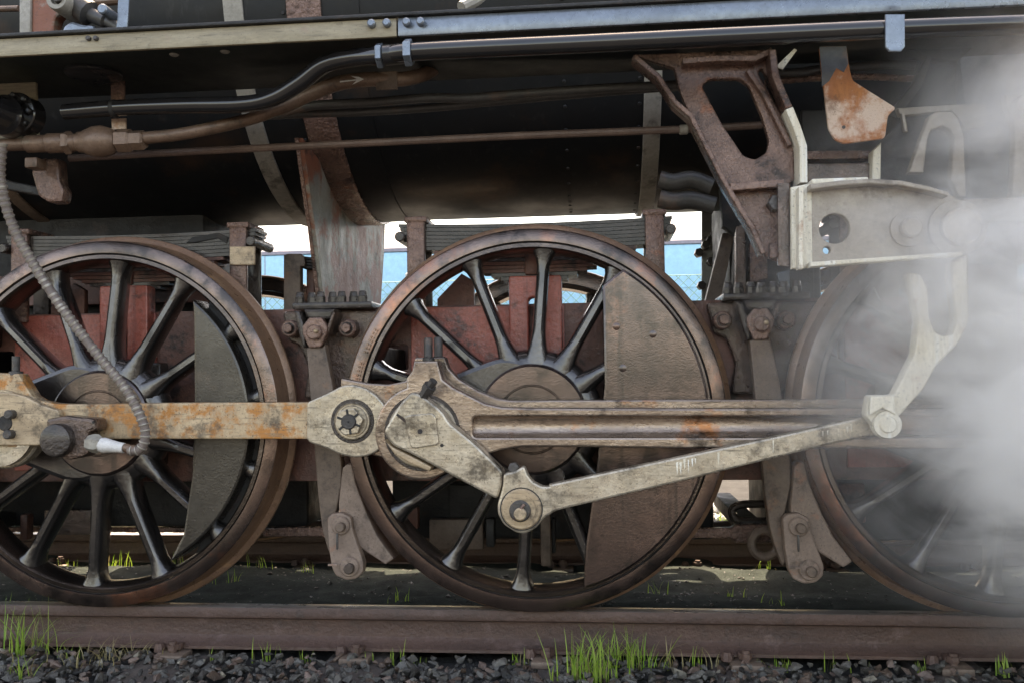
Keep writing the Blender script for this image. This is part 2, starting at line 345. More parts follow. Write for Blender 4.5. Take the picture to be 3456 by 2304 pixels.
def join_rocks(name, lst, parent, matf):
    V, Fc, mi, off = [], [], [], 0
    for (x, y, z, s, k, rot) in lst:
        me = RS.choice(rk[k]); R = (Matrix.Translation((x, y, z)) @ Matrix.Rotation(rot[2], 4, 'Z') @ Matrix.Rotation(rot[0], 4, 'X') @ Matrix.Rotation(rot[1], 4, 'Y') @ Matrix.Diagonal((s*1.2, s, s, 1)))
        for v in me.vertices: V.append(tuple(R @ v.co))
        for p in me.polygons: Fc.append(tuple(off+i for i in p.vertices)); mi.append(k)
        off += len(me.vertices)
    me = pmesh(name, V, Fc)
    for q in matf: me.materials.append(q)
    me.polygons.foreach_set('material_index', [min(i, len(matf)-1) for i in mi])
    o = link(name, me, None, parent, smooth=0); o['kind'] = 'stuff'; return o
more = [(RS.uniform(-3.5, 3.5), RS.uniform(-1.6, -.6), -.195+RS.uniform(-.01, .02), RS.uniform(.014, .03), RS.choices(range(6), (7, 7, 5, 4, 2, .6))[0], (RS.uniform(-.6, .6), RS.uniform(-.6, .6), RS.uniform(0, 6))) for _ in range(2500)]
join_rocks('small_stones', rest+more, ballast, m_stone)
fr = [(RS.uniform(-5, 4), RS.uniform(1.66, 3.6), -.19+RS.uniform(0, .035), RS.uniform(.022, .042), RS.choice((0, 1, 2)), (RS.uniform(-.6, .6), RS.uniform(-.6, .6), RS.uniform(0, 6))) for _ in range(3600)]
join_rocks('far_stones', fr, farb, [m_fstone, mat('stone_far_grey', (.30, .30, .30), None, .8, .1, 0, 15, .5, 50), m_stone[1]])
ab = [(RS.uniform(-3, 3), RS.uniform(.2, 1.4), 0, RS.uniform(.003, .010)*(2 if RS.random() < .05 else 1), RS.choice((2, 2, 2, 0)), (RS.uniform(-.5, .5), RS.uniform(-.5, .5), RS.uniform(0, 6))) for _ in range(1600)]
ab = [(a[0], a[1], ashz(a[0], a[1]), *a[3:]) for a in ab]
join_rocks('ash_grit', ab, ash, m_stone)

# rails: flat-bottomed section, head 70 mm wide, 149 mm high
def rail(name, yc, label):
    r = empty(name); tag(r, label, 'rail', 'rails of the track')
    sec = [(.0625, -.149), (.0625, -.138), (.02, -.124), (.008, -.11), (.007, -.06), (.010, -.05), (.033, -.040), (.035, -.034), (.035, -.010), (.031, -.003), (.022, -.0004)]
    pts = [(yc-a, b) for a, b in sec]+[(yc+a, b) for a, b in reversed(sec)]
    xs = [-9+.5*i for i in range(37)]
    V = [(x, p[0], p[1]) for x in xs for p in pts]; k = len(pts); Fc = []
    for i in range(len(xs)-1):
        for j in range(k): Fc.append((i*k+j, i*k+(j+1) % k, (i+1)*k+(j+1) % k, (i+1)*k+j))
    me = pmesh('rail_body', V, Fc); me.materials.append(m_rail); me.materials.append(m_railtop)
    for p in me.polygons:
        if p.center.z > -.003: p.material_index = 1
    bm = bmesh.new(); bm.from_mesh(me); bmesh.ops.recalc_face_normals(bm, faces=bm.faces[:]); bm.to_mesh(me); bm.free()
    link('rail_body', me, None, r); return r
rail('rail', .075, 'brown rusty rail with broad web under the rod-linked wheels, beside the stones')
rail('rail', 1.575, 'far rail with bright worn top under the opposite wheels')
# sleepers with rib plates, clips and bolts
slp_x = [.042+.697*i for i in range(-5, 6)]
def sleeper(x, i):
    s = empty('sleeper', None, (x, 0, 0)); tag(s, {0: 'dark sleeper directly below the middle driving wheel, its clip bolt beside the large grass clump',
        -1: 'dark sleeper below the brake shoe that presses the middle driving wheel', -2: 'dark sleeper below the balance weight of the wheel with the ribbed hose',
        1: 'dark sleeper in line with the right edge of the middle driving wheel', 2: 'dark sleeper below the wheel veiled in steam'}.get(round((x-.042)/.697), 'dark sleeper half buried in ballast further along the track'), 'sleeper', 'sleepers under the rails')
    if i == 0:
        box('timber', -.12, .12, -.42, 2.05, -.32, -.178, m_sleeper, s, .01)
        for yc in (.075, 1.575):
            for sg in (-1, 1):
                y = yc+sg*.098
                box('rib_plate', -.055, .055, y-.045, y+.045, -.178, -.152, m_hang, s, .006)
                box('rail_clip', -.024, .024, y-.02-sg*.03, y+.02-sg*.03, -.150, -.126, m_rail, s, .006)
                link('clip_bolt', lathe_mesh('clip_bolt', [(0, .0), (.013, 0), (.014, -.004), (.014, -.05), (0, -.05)], (0, y, -.112), 10, 'Z'), m_rail, s)
                link('clip_nut', lathe_mesh('clip_nut', [(0, .0), (.021, 0), (.021, -.02), (0, -.02)], (0, y, -.122), 6, 'Z'), m_rail, s, smooth=10)
                link('sleeper_screw', lathe_mesh('sleeper_screw', [(0, .0), (.014, 0), (.02, -.012), (.022, -.03), (0, -.03)], (-.062, y-.02*sg, -.125), 8, 'Z'), m_rail, s)
    return s
slp0 = None
for i, x in enumerate(sorted(slp_x, key=lambda v: abs(v))):
    s = sleeper(x, i)
    if i == 0: slp0 = s
    else:
        for ch in slp0.children:
            c = ch.copy(); COL.objects.link(c); c.parent = s
for x, y, k, s_ in ((-.60, -.10, 1, .03), (-.72, -.115, 1, .026), (.33, -.16, 4, .04), (.12, -.12, 1, .034), (.82, -.10, 4, .03), (1.32, -.09, 4, .03), (1.38, -.17, 5, .036), (.72, -.14, 0, .03), (1.86, -.1, 1, .034), (-1.05, -.16, 0, .04)):
    o = bpy.data.objects.new('stone', RS.choice(rk[k])); COL.objects.link(o); o.parent = ballast
    o.location = (x, y, -.168); o.rotation_euler = (RS.uniform(-.3, .3), RS.uniform(-.3, .3), RS.uniform(0, 6)); o.scale = (s_, s_*.8, s_*.75)

# ------------------------------------------------------------------ locomotive
loco = empty('locomotive'); tag(loco, 'black steam locomotive with rusty spoked driving wheels, tan side rods and red frame', 'locomotive')
BY, BZ, BR = .79, 2.45, .86       # boiler axis and radius
def on_boiler(p, r=BR):
    d = ray(p); oy, oz = CAM.y-BY, CAM.z-BZ
    A = d.y*d.y+d.z*d.z; B = 2*(oy*d.y+oz*d.z); Cc = oy*oy+oz*oz-r*r
    disc_ = B*B-4*A*Cc
    return CAM+d*((-B-math.sqrt(max(disc_, 0)))/(2*A))
boiler = lathe('boiler', [(0, -7), (BR, -7), (BR, -3.2), (BR+.004, -3.2), (BR+.004, -.62), (BR, -.62), (BR, 1.1), (BR+.012, 1.1), (BR+.012, 7), (0, 7)], (0, BY, BZ), m_boiler, loco, 96, 'X')
def band(p, w, mt=m_band):
    x = on_boiler(p, BR+.01).x
    return lathe('boiler_band', [(BR-.02, -w/2), (BR+.011, -w/2), (BR+.014, -w/2+.003), (BR+.014, w/2-.003), (BR+.011, w/2), (BR-.02, w/2)], (x, BY, BZ), mt, boiler, 96, 'X')
band(DD((590, 310))[0], .075); band(DD((1497, 300))[0], .066); band(DD((60, 480))[0], .06, m_hang)
lathe('boiler_seam', [(BR-.02, -.01), (BR+.006, -.01), (BR+.006, .01), (BR-.02, .01)], (on_boiler(DD((900, 480))[0]).x-.25, BY, BZ), m_boiler, boiler, 96, 'X')
scr = lathe_mesh('cladding_screw', [(0, -.005), (.006, -.004), (.008, 0), (0, .001)], (0, 0, 0), 8); scr.materials.append(m_dull)
for xs_ in (on_boiler(DD((900, 480))[0]).x-.25, on_boiler(DD((1497, 300))[0]).x-.05, on_boiler(DD((1300, 300))[0]).x):
    for k_ in range(14):
        a_ = math.radians(182+k_*6.5); o_ = link('cladding_screw', scr, None, boiler, (xs_, BY+(BR+.006)*math.cos(a_), BZ+(BR+.006)*math.sin(a_))); o_.rotation_euler = (a_-PI, 0, 0)
# bulging wash-out cover at the boiler's underside
0 and lathe('blow_down_flange', [(0, -.06), (.16, -.06), (.19, -.03), (.19, .05), (0, .05)], (-.72, BY, BZ-BR-.01), m_dull, boiler, 32, 'Z')
lathe('dome', [(0, 1.25), (.2, 1.22), (.3, 1.1), (.32, .7), (0, .7)], (-1.2, BY, BZ), m_black, boiler, 32, 'Z')

# running board on each side: deck, edge angle, joint bolts
def board(y0, y1, edge_y, parent):
    rb = empty('running_board', parent)
    box('deck', -7, 7, y0, y1, 1.918, 1.934, m_under, rb, .002)
    return rb
rb = board(-.60, -.12, -.62, loco)
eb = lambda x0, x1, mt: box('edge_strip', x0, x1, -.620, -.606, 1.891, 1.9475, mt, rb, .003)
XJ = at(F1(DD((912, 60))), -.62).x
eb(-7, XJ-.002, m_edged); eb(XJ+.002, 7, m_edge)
box('edge_lip', -7, 7, -.634, -.59, 1.9485, 1.960, m_dull, rb, .003)
for x in (855, 890, 935, 967):
    c = at(F1(DD((x, 56-(x-900)*.04))), -.62); disc('edge_bolt', (c.x, c.z), .0125, -.640, -.618, m_edge, rb, 12, .004)
for x in (205, 222):
    c = at(F1(DD((x, 90))), -.62); disc('edge_bolt', (c.x, c.z), .008, -.632, -.618, m_bolt, rb, 10, .003)
for p in ((400, 126), (517, 119)):
    q = atz(F1(DD(p)), 1.917); link('bright_hole_disc', lathe_mesh('bright_hole_disc', [(0, -.006), (.012, -.004), (.016, 0), (0, .001)], (q.x, q.y, 1.917), 12, 'Z'), m_band, rb)  # pale disc added in place of a bright hole through the deck
q = atz(F1(DD((215, 168))), 1.917); link('sand_pipe_plate', lathe_mesh('sand_pipe_plate', [(0, -.012), (.085, -.012), (.092, -.008), (.092, 0), (0, 0)], (q.x, q.y, 1.917), 36, 'Z'), m_black, rb)
board(1.52, 2.18, 2.2, loco)

# pipe clip hung from the edge
clip = pplate('pipe_clip', tc((1398, 98), (1532, 98), (1533, 325), (1505, 358), (1425, 356), (1398, 325)), -.706, -.696, m_edge, loco, .003)
c = at(F1(tc((1462, 38))), -.62); hexnut('clip_bolt', (c.x, c.z), .017, -.726, -.69, m_bolt, clip)
disc('bolt_end', (c.x, c.z), .010, -.735, -.72, m_edge, clip, 12)

# big black pipe with a bend and a union
pipe = ptube('steam_pipe', DD((150, 258), (280, 248), (420, 243), (560, 240), (630, 225), (690, 190), (745, 150), (810, 134), (880, 128), (960, 119), (1300, 103), (1700, 84), (2100, 66), (2500, 52)),
             [-.34, -.37, -.40, -.43, -.46, -.49, -.52, -.55, -.60, -.64, -.66, -.67, -.67, -.67], .0272, m_pipe, loco, 20, 8)
def pring(name, a, b, Y, r, mt, parent, n=20, seg=None):
    p, q = at(a, Y), at(b, Y); d = (q-p).normalized()
    return link(name, tube_mesh(name, [p, p+d*.003, q-d*.003, q], [r-.003, r, r, r-.003], seg or n), mt, parent)
pring('union_nut', *DD((866, 129), (881, 128)), -.60, .039, m_edge, pipe, seg=6)
pring('union_nut', *DD((930, 122), (947, 121)), -.635, .042, m_edge, pipe, seg=6)
pring('union_sleeve', *DD((881, 128), (930, 123)), -.617, .031, m_black, pipe)
pring('pipe_strap', *DD((257, 251), (268, 250)), -.365, .031, m_dull, pipe)
pplate('strap_hanger', DD((254, 150), (286, 150), (286, 232), (254, 232)), -.27, -.262, m_cast, pipe, .002)
pplate('strap_tail', ta((765, 820), (865, 815), (865, 890), (770, 895)), -.31, -.30, m_orust, pipe, .002)

# brown pipe with check valve and chalk arrow
cu = ptube('feed_pipe', DD((330, 318), (420, 308), (560, 278), (640, 250), (710, 218), (780, 192), (850, 183), (930, 182), (985, 166), (1015, 140)), [-.33, -.33, -.33, -.34, -.35, -.37, -.36, -.33, -.24, -.05], [.021]*8*3+[.024]*8*6+[.024], m_cu, loco, 16, 8)
def pl(name, px, rads, Y, mt, parent, n=20): # turned body along a pixel line
    P = [at(p, Y) for p in px]; return link(name, tube_mesh(name, P, rads, n), mt, parent)
L0 = lambda xs, y0=327, k=-.035: [F1(DD((x, y0+k*(x-200)))) for x in xs]
pl('valve_body', L0((108, 112, 150, 154, 180, 183, 190, 200, 215, 235, 255, 262, 268)), [.028, .034, .034, .03, .03, .036, .036, .043, .052, .055, .046, .038, .03], -.33, m_cu, cu)
pl('valve_nut', L0((268, 272, 300, 304, 330, 334)), [.03, .04, .04, .034, .034, .026], -.33, m_cu, cu, 6)
pl('inlet_stub', L0((-40, 60, 64, 110)), [.022, .022, .03, .03], -.33, m_cu, cu)
pl('collar', L0((148, 152, 162, 166)), [.034, .041, .041, .034], -.33, m_cu, cu, 6)
pplate('pipe_tab', tb((225, 500), (380, 490), (385, 615), (240, 620)), -.372, -.362, m_hang, cu, .002)
A = [(0, 560), (120, 548), (75, 525), (130, 532), (165, 547), (130, 565), (85, 585), (115, 556), (0, 570)]
pplate('chalk_arrow', tb(*[(x-10, y) for x, y in A]), -.3995, -.3985, m_paint, cu, .0003)

# grey pipes, reach rod
ptube('grey_pipe', DD((640, 262), (720, 243), (850, 236), (980, 226), (1080, 226), (1200, 216), (1400, 203), (1560, 196)), [-.2, -.2, -.2, -.2, -.2, -.19, -.17, -.15], .0165, m_grey, loco, 12)
ptube('grey_pipe', DD((590, 268), (700, 262), (830, 258), (1000, 247), (1200, 228), (1400, 211), (1560, 199)), [-.13]*7, .0155, m_grey, loco, 12)
rr = ptube('reach_rod', DD((160, 364), (450, 348), (800, 331), (1200, 312), (1560, 298), (1750, 288)), -.16, .0135, m_rrod, loco, 10)
pring('rod_sleeve', *DD((1560, 299), (1580, 298)), -.16, .017, m_band, rr)
ptube('grey_pipe', tc((560, 505), (800, 500), (950, 480), (1250, 458), (1450, 445), (1600, 452)), -.12, .016, m_grey, loco, 12)
ptube('grey_pipe', tc((560, 572), (800, 548), (950, 538), (1250, 530), (1600, 545)), -.10, .012, m_cast, loco, 12)

# mechanism above the board at the left, standing on the deck
mech = empty('reversing_bracket', loco)
pplate('bracket_body', cT((300, 600), (300, -200), (480, -200), (480, 600)), -.35, -.33, m_band, mech, .006)
pplate('bracket_web', cT((490, 600), (500, -200), (900, -200), (905, 120), (960, 215), (890, 270), (855, 400), (850, 600)), -.34, -.29, m_plate, mech, .008, .01)
c = at(F1(cT((1060, 90))), -.35); lathe('boss', [(0, -.05), (.020, -.05), (.022, -.07), (.036, -.07), (.04, -.06), (.04, .06), (0, .06)], (c.x, -.34, c.z), m_band, mech)
hexnut('boss_nut', (c.x+.006, c.z), .018, -.42, -.39, m_bolt, mech)
ptube('lever', cT((1200, 60), (1450, 240), (1700, 350), (1950, 480)), -.33, [.045]*8+[.025]*8+[.018]*9, m_grey, mech, 12)
pplate('pale_strap', cT((1880, -200), (2060, -200), (2010, 560), (1830, 560), (1860, 300)), -.36, -.352, m_edge, mech, .002)
pplate('foot', cT((980, 520), (1000, 420), (1130, 330), (1300, 390), (1480, 400), (1500, 560)), -.36, -.28, m_edge, mech, .01, .01)
c = at(F1(cT((1740, 230))), -.35); disc('oiler', (c.x, c.z), .018, -.40, -.32, m_edge, mech, 14)
ptube('hand_rail_tube', cT((-300, 155), (300, 140)), -.25, .011, m_cu, mech, 10, 0)
ptube('hand_rail_tube', cT((1400, 50), (1900, 10)), -.25, .016, m_cu, mech, 10, 0)
box('stand_foot', at(F1(cT((300, 500))), -.3).x, at(F1(cT((2000, 500))), -.3).x, -.36, -.22, 1.935, 1.947, m_under, mech, .003)
tube('boiler_stay', [at(F1(DD((1060, 18))), -.45), at(F1(DD((1100, -4))), -.4), at(F1(DD((1130, -40))), -.3)], .02, m_band, loco, 10, 4)

# lubricator / injector at the far left
inj = empty('lubricator', loco)
pplate('back_plate', ta((-200, 500), (240, 500), (262, 975), (-200, 975)), -.30, -.285, m_edged, inj, .003)
lathe('cup', [(0, -.10), (.045, -.10), (.052, -.09), (.055, -.02), (.07, 0), (.07, .05), (0, .05)], (at(F1(ta((10, 780))), -.42).x-.01, -.40, at(F1(ta((10, 780))), -.42).z), m_pipe, inj)
for a in range(8):
    cc = at(F1(ta((110, 780))), -.36); disc('cover_bolt', (cc.x+.058*math.cos(a*PI/4), cc.z+.058*math.sin(a*PI/4)), .010, -.385, -.36, m_black, inj, 8)
disc('cover', (at(F1(ta((110, 780))), -.36).x, at(F1(ta((110, 780))), -.36).z), .072, -.365, -.30, m_pipe, inj, 32)
pplate('drop_bracket', ta((280, 1090), (400, 1090), (410, 1250), (440, 1310), (425, 1390), (330, 1395), (260, 1350), (210, 1180)), -.22, -.16, m_cast, inj, .01, .012)
pplate('link_arm', ta((-200, 1150), (80, 1250), (330, 1300), (330, 1360), (60, 1310), (-200, 1240)), -.16, -.12, m_dull, inj, .006)
box('pedestal_block', at(F1(ta((180, 1100))), -.3).x, at(F1(ta((265, 1100))), -.3).x, -.31, -.25, at(F1(ta((200, 1160))), -.3).z, at(F1(ta((200, 1090))), -.3).z, m_cu, inj)

# ------------------------------------------------------------------ wheels
def ring_prof(pts): return pts
def make_wheel(x, parent, yflip=False):
    w = empty('driving_wheel', parent, (x, 0, .7)); return w
tyre_me = lathe_mesh('tyre', [(.648, .004), (.650, .0), (.690, .0), (.696, .004), (.700, .03), (.704, .085), (.709, .100), (.722, .108), (.730, .116), (.731, .126), (.726, .138), (.715, .142), (.648, .142)], (0, 0, 0), 128, closed=True)
tyre_me.materials.append(m_tyre); tyre_me.materials.append(m_tread)
for p in tyre_me.polygons:
    rr_ = math.hypot(p.center.x, p.center.z)
    if rr_ > .697 and p.center.y > .01: p.material_index = 1
rim_me = lathe_mesh('rim', [(.645, .012), (.643, .006), (.629, .004), (.624, .010), (.620, .02), (.612, .06), (.614, .10), (.622, .125), (.645, .13)], (0, 0, 0), 128, closed=True); rim_me.materials.append(m_rim)
groove_me = lathe_mesh('retaining_ring', [(.6462, .010), (.6478, .010), (.6478, .05), (.6462, .05)], (0, 0, 0), 128, closed=True); groove_me.materials.append(m_dull)
hub_me = lathe_mesh('hub', [(0, -.022), (.118, -.022), (.121, -.018), (.123, -.018), (.126, -.022), (.190, -.022), (.198, -.016), (.203, .0), (.222, .03), (.235, .06), (.225, .12), (.2, .15), (0, .15)], (0, 0, 0), 64); hub_me.materials.append(m_weight)
web_me = lathe_mesh('hub_web', [(.18, -.006), (.205, -.004), (.232, .006), (.252, .028), (.258, .055), (.25, .095), (.22, .115), (.18, .115)], (0, 0, 0), 64, closed=True); web_me.materials.append(m_spoke)
def spoke_mesh():
    V, Fc, n = [], [], 14; st = []
    for i in range(15):
        t = i/14; r = .165+t*(.628-.165)
        fl = max(0, 1-t/.36)**2*.050+max(0, (t-.84)/.16)**2*.030
        w = .0275-.004*t+fl; d = .058-.012*t+max(0, (t-.86)/.14)**2*.008; yc = .048+.016*t
        st.append((r, w, d, yc))
    for r, w, d, yc in st:
        for j in range(n):
            a = 2*PI*j/n; ca, sa = math.cos(a), math.sin(a); e = .72
            px = math.copysign(abs(ca)**e, ca)*w; py = math.copysign(abs(sa)**e, sa)*d
            V.append((px, yc+py, r))
    for i in range(len(st)-1):
        for j in range(n): Fc.append((i*n+j, i*n+(j+1) % n, (i+1)*n+(j+1) % n, (i+1)*n+j))
    me = pmesh('spoke', V, Fc); bm = bmesh.new(); bm.from_mesh(me); bmesh.ops.recalc_face_normals(bm, faces=bm.faces[:]); bm.to_mesh(me); bm.free(); return me
spoke_me = spoke_mesh(); spoke_me.materials.append(m_spoke)
# balance weight: circle segment with a bent inner edge
ru = .590
def seg_pt(x): return math.sqrt(ru*ru-x*x)
arc = [(ru*math.cos(a), ru*math.sin(a)) for a in [math.radians(-62+(51.5+62)*i/40) for i in range(41)]]
wl = arc+[(.372, .40), (.374, .1), (.365, -.2), (.33, -.42)]
wl = fillet(wl, [0]*0 or [.0]*0 or .012, 3) if False else wl
weight_me = plate_mesh('balance_weight', [wl], -.012, .125, .010); weight_me.materials.append(mat('oily_dark_weight', (.075, .066, .057), (.042, .037, .032), .27, .06, .7, 4, .3, 130, (.16, .115, .09), .62, .75, coat=.5, bd=.006, pits=.4, scratch=.3))
wb_arc = [(.63*math.cos(a), .63*math.sin(a)) for a in [math.radians(-58+(50+58)*i/40) for i in range(41)]]
wback_me = plate_mesh('weight_back', [wb_arc+[(.39, .38), (.39, -.40)]], .06, .122, .004); wback_me.materials.append(m_dull)
ru = .636
arc = [(ru*math.cos(a), ru*math.sin(a)) for a in [math.radians(-74+(58+74)*i/40) for i in range(41)]]
weight2_me = plate_mesh('balance_weight', [arc+[(.262, .48), (.262, .12), (.232, -.15), (.185, -.46)]], -.004, .125, .010); weight2_me.materials.append(m_weight)
boss_l = fillet([(-.1, .235), (-.27, .175), (-.43, .11), (-.47, 0), (-.43, -.11), (-.27, -.175), (-.1, -.235), (.02, -.2), (.02, .2)], .06, 6)
cboss_me = plate_mesh('crank_boss', [boss_l], -.008, .13, .02); cboss_me.materials.append(m_spoke)
rivets = []
def fill_wheel(w):
    for nm, me in (('tyre', tyre_me), ('rim', rim_me), ('retaining_ring', groove_me), ('hub', hub_me), ('hub_web', web_me), ('balance_weight', weight2_me if len(wheels) == 2 else weight_me), ('crank_boss', cboss_me)):
        link(nm, me, None, w)
    if len(wheels) != 2: link('weight_back', wback_me, None, w)
    for k in range(14):
        o = link('spoke', spoke_me, None, w); o.rotation_euler = (0, math.radians(90-(8.2+360/14*k)), 0)
    for (rx, rz) in ((.31, .33), (.44, .30), (.33, .18)) if len(wheels) == 2 else ():
        link('weight_rivet', rivet_me, None, w, (rx, -.004 if len(wheels) == 2 else -.012, rz))
rivet_me = lathe_mesh('weight_rivet', [(0, -.0006), (.013, -.0005), (.016, .001), (0, .002)], (0, 0, 0), 14); rivet_me.materials.append(m_weight)
wheels = []
for x in (-2*S, -S, 0, S, 2*S):
    w = make_wheel(x, loco); fill_wheel(w); wheels.append(w)
    f = empty('driving_wheel', loco, (x, 1.65, .7)); f.rotation_euler = (0, 0, PI); fill_wheel(f)
    ax = lathe('axle', [(.09, .1), (.095, .14), (.095, 1.51), (.09, 1.55)], (x, 0, .7), m_dull, loco, 24)
# worn casting marks on the middle wheel's tyre
bm = bmesh.new(); RM = random.Random(3)
for i in range(24):
    if i in (7, 8, 15): continue
    a = math.radians(150+i*1.28); r = .668
    for k in range(2):
        bb = box_bm(-.0045+RM.uniform(-.002, .002), .0045, -.003, .003, -.009+k*.009, -.002+k*.009, 0); me = bm_mesh(bb, 'x')
        me.transform(Matrix.Rotation(-(a-PI/2), 4, 'Y')); me.transform(Matrix.Translation((r*math.cos(a), -.001, r*math.sin(a)))); bm.from_mesh(me); bpy.data.meshes.remove(me)
link('casting_marks', bm_mesh(bm, 'casting_marks'), m_tyre, wheels[2])['kind'] = 'stuff'

# ------------------------------------------------------------------ rods
PIN = at(F1(c6((720, 690))), -.28)
# coupling rod between the left and the middle wheel
cr = pplate('coupling_rod', [(-260, 1290)]+cL((-500, 20), (20, 30), (245, 40), (320, 170), (420, 330), (520, 395), (700, 430), (870, 442), (1400, 438))+[(600, 1358), (1040, 1356), (1040, 1480), (600, 1480), (470, 1480), (330, 1481), (128, 1503), (60, 1506), (-260, 1500)], -.155, -.095, m_rodrust, loco, .006)
kn = pplate('knuckle_joint', [(1036, 1356), (1100, 1328), (1153, 1300), (1189, 1296), (1234, 1308), (1270, 1333), (1296, 1362), (1320, 1420), (1316, 1480), (1276, 1520), (1243, 1537), (1198, 1543), (1153, 1534), (1100, 1510), (1043, 1492), (1034, 1478)], -.178, -.155, m_polish, cr, .006, .012)
kc = at(F1(c6((200, 605))), -.18)
lathe('washer_ring', [(0, -.008), (.052, -.008), (.056, -.004), (.060, -.004), (.063, -.008), (.066, -.002), (.066, .0), (0, 0)], (kc.x, -.178, kc.z), m_polish, cr)
nut = hexnut('castle_nut', (kc.x-.004, kc.z), .050, -.212, -.184, m_polish, cr, .15)
for i in range(6):
    a = .15+PI/6+i*PI/3
    box_ = plate('nut_slot', [[(kc.x-.004+r*math.cos(a)+s*math.sin(a), kc.z+r*math.sin(a)-s*math.cos(a)) for r, s in ((.024, -.004), (.044, -.004), (.044, .004), (.024, .004))]], -.2135, -.2115, m_dull, cr, .0003)
disc('pin_end', (kc.x-.004, kc.z), .027, -.219, -.20, m_bolt, cr, 20)
disc('pin_centre', (kc.x-.004, kc.z), .006, -.2205, -.215, m_dull, cr, 10)
# left end: pin cap, oil pot
pc = at((20, 1424), -.16)
pplate('rod_cap', [(-200, 1320), (30, 1322), (88, 1337), (140, 1365), (200, 1385), (200, 1480), (128, 1502), (-200, 1502)], -.185, -.155, m_rod, cr, .006, .01)
link('bearing_ring', lathe_mesh('bearing_ring', [(.10, -.0), (.14, -.0), (.14, .03), (.10, .03)], (pc.x-.02, -.178, pc.z-.02), 48, closed=True), m_polish, cr)
link('bearing_lower', lathe_mesh('bearing_lower', [(0, 0), (.145, 0), (.15, .006), (.15, .05), (0, .05)], (pc.x-.02, -.15, pc.z-.02), 48), m_polish, cr)
for p, r in (((40, 1397), .017), ((36, 1464), .017)):
    q = at(p, -.19); disc('cap_stud', (q.x, q.z), r, -.215, -.18, m_bolt, cr, 14)
q = at((14, 1427), -.19); disc('cap_hole', (q.x, q.z), .030, -.1875, -.18, m_dull, cr, 20)
ob = at(F1(td((110, 950))), -.13)
link('oil_cup', lathe_mesh('oil_cup', [(0, .035), (.014, .035), (.014, -.02), (.024, -.022), (.026, -.035), (0, -.035)], (ob.x, -.13, ob.z), 16, 'Z'), m_bolt, cr)
# coupling rod behind the main rod, middle to right wheel
cr2 = pplate('coupling_rod', [(1150, 1275), (1240, 1292), (1310, 1296), (1368, 1284), (1392, 1262), (1400, 1206), (1500, 1203), (1513, 1241), (1546, 1277), (1613, 1317), (1680, 1344), (1725, 1350), (2304, 1347), (2900, 1346), (3800, 1344), (3800, 1480), (1500, 1500), (1420, 1560), (1320, 1550), (1240, 1530), (1150, 1540)], -.155, -.095, m_mainrod, loco, .006, .006)
for x, y in ((790, 60), (845, 50)):
    q = at(F1(c6((x, y))), -.12)
    link('oil_cup', lathe_mesh('oil_cup', [(0, .038), (.012, .038), (.0155, .033), (.0155, -.03), (.021, -.034), (.021, -.05), (0, -.05)], (q.x, -.16+(x-790)*.001, q.z), 14, 'Z'), m_bolt, cr2)
# main rod: fluted I section
mr = empty('connecting_rod', loco)
YF, YB = -.285, -.195
cen = at((1421, 1458), YF); Rb = .158
arcp = circle(cen.x, cen.z, Rb, 34, math.radians(108), math.radians(310))
top = xz([(1397, 1217), (1477, 1217), (1482, 1240), (1493, 1279), (1528, 1306), (1582, 1333), (1635, 1360), (1694, 1373), (1800, 1376), (2304, 1377), (3800, 1377), (3800, 1513), (2304, 1512), (1850, 1506), (1759, 1507), (1690, 1518), (1640, 1533), (1590, 1560), (1535, 1590)], YF)
neck = xz([(1372, 1275), (1390, 1250)], YF)
outer = arcp[::-1][:0]+top+arcp[::-1]+neck
fl = fillet(xz([(1595, 1404), (3760, 1404), (3760, 1475), (1595, 1475)], YF), [.018, 0, 0, .018], 6)
plate('rod_body', [outer, fl], YF, YB, m_mainrod, mr, .007)
x0, x1 = at((1590, 1440), YF).x, at((3765, 1440), YF).x
zt, zb = at((1595, 1402), YF).z, at((1595, 1477), YF).z
zt2, zb2 = zt-.012, zb+.012
# dished web at the bottom of the flute
V = []; prof = [(zt+.004, YF+.012), (zt-.008, YF+.03), (zt-.02, YF+.036), (zb+.022, YF+.036), (zb+.010, YF+.028), (zb-.004, YF+.010)]
for i in range(2):
    xx = (x0-.01, x1)[i]
    V += [(xx, y, z) for z, y in prof]
V2 = [(x, y, z) for x, y, z in V]
link('rod_web', pmesh('rod_web', V2, [(j, j+1, 6+j+1, 6+j) for j in range(5)]), m_mainrod, mr, smooth=60)
disc('big_end_brass', (cen.x+.004, cen.z), .118, YF-.008, YF+.02, m_polish, mr, 48)
q = at(F1(c6((755, 100))), -.24)
for gx, gz_, gr, gy, par in ((kc.x, kc.z, .069, -.1786, cr), (cen.x+.004, cen.z, .1205, YF-.0012, mr)):
    lathe('grease_ring', [(gr-.006, -.001), (gr+.007, -.001), (gr+.009, .001), (gr-.006, .001)], (gx, gy, gz_), m_grimed, par, 48, closed=True)
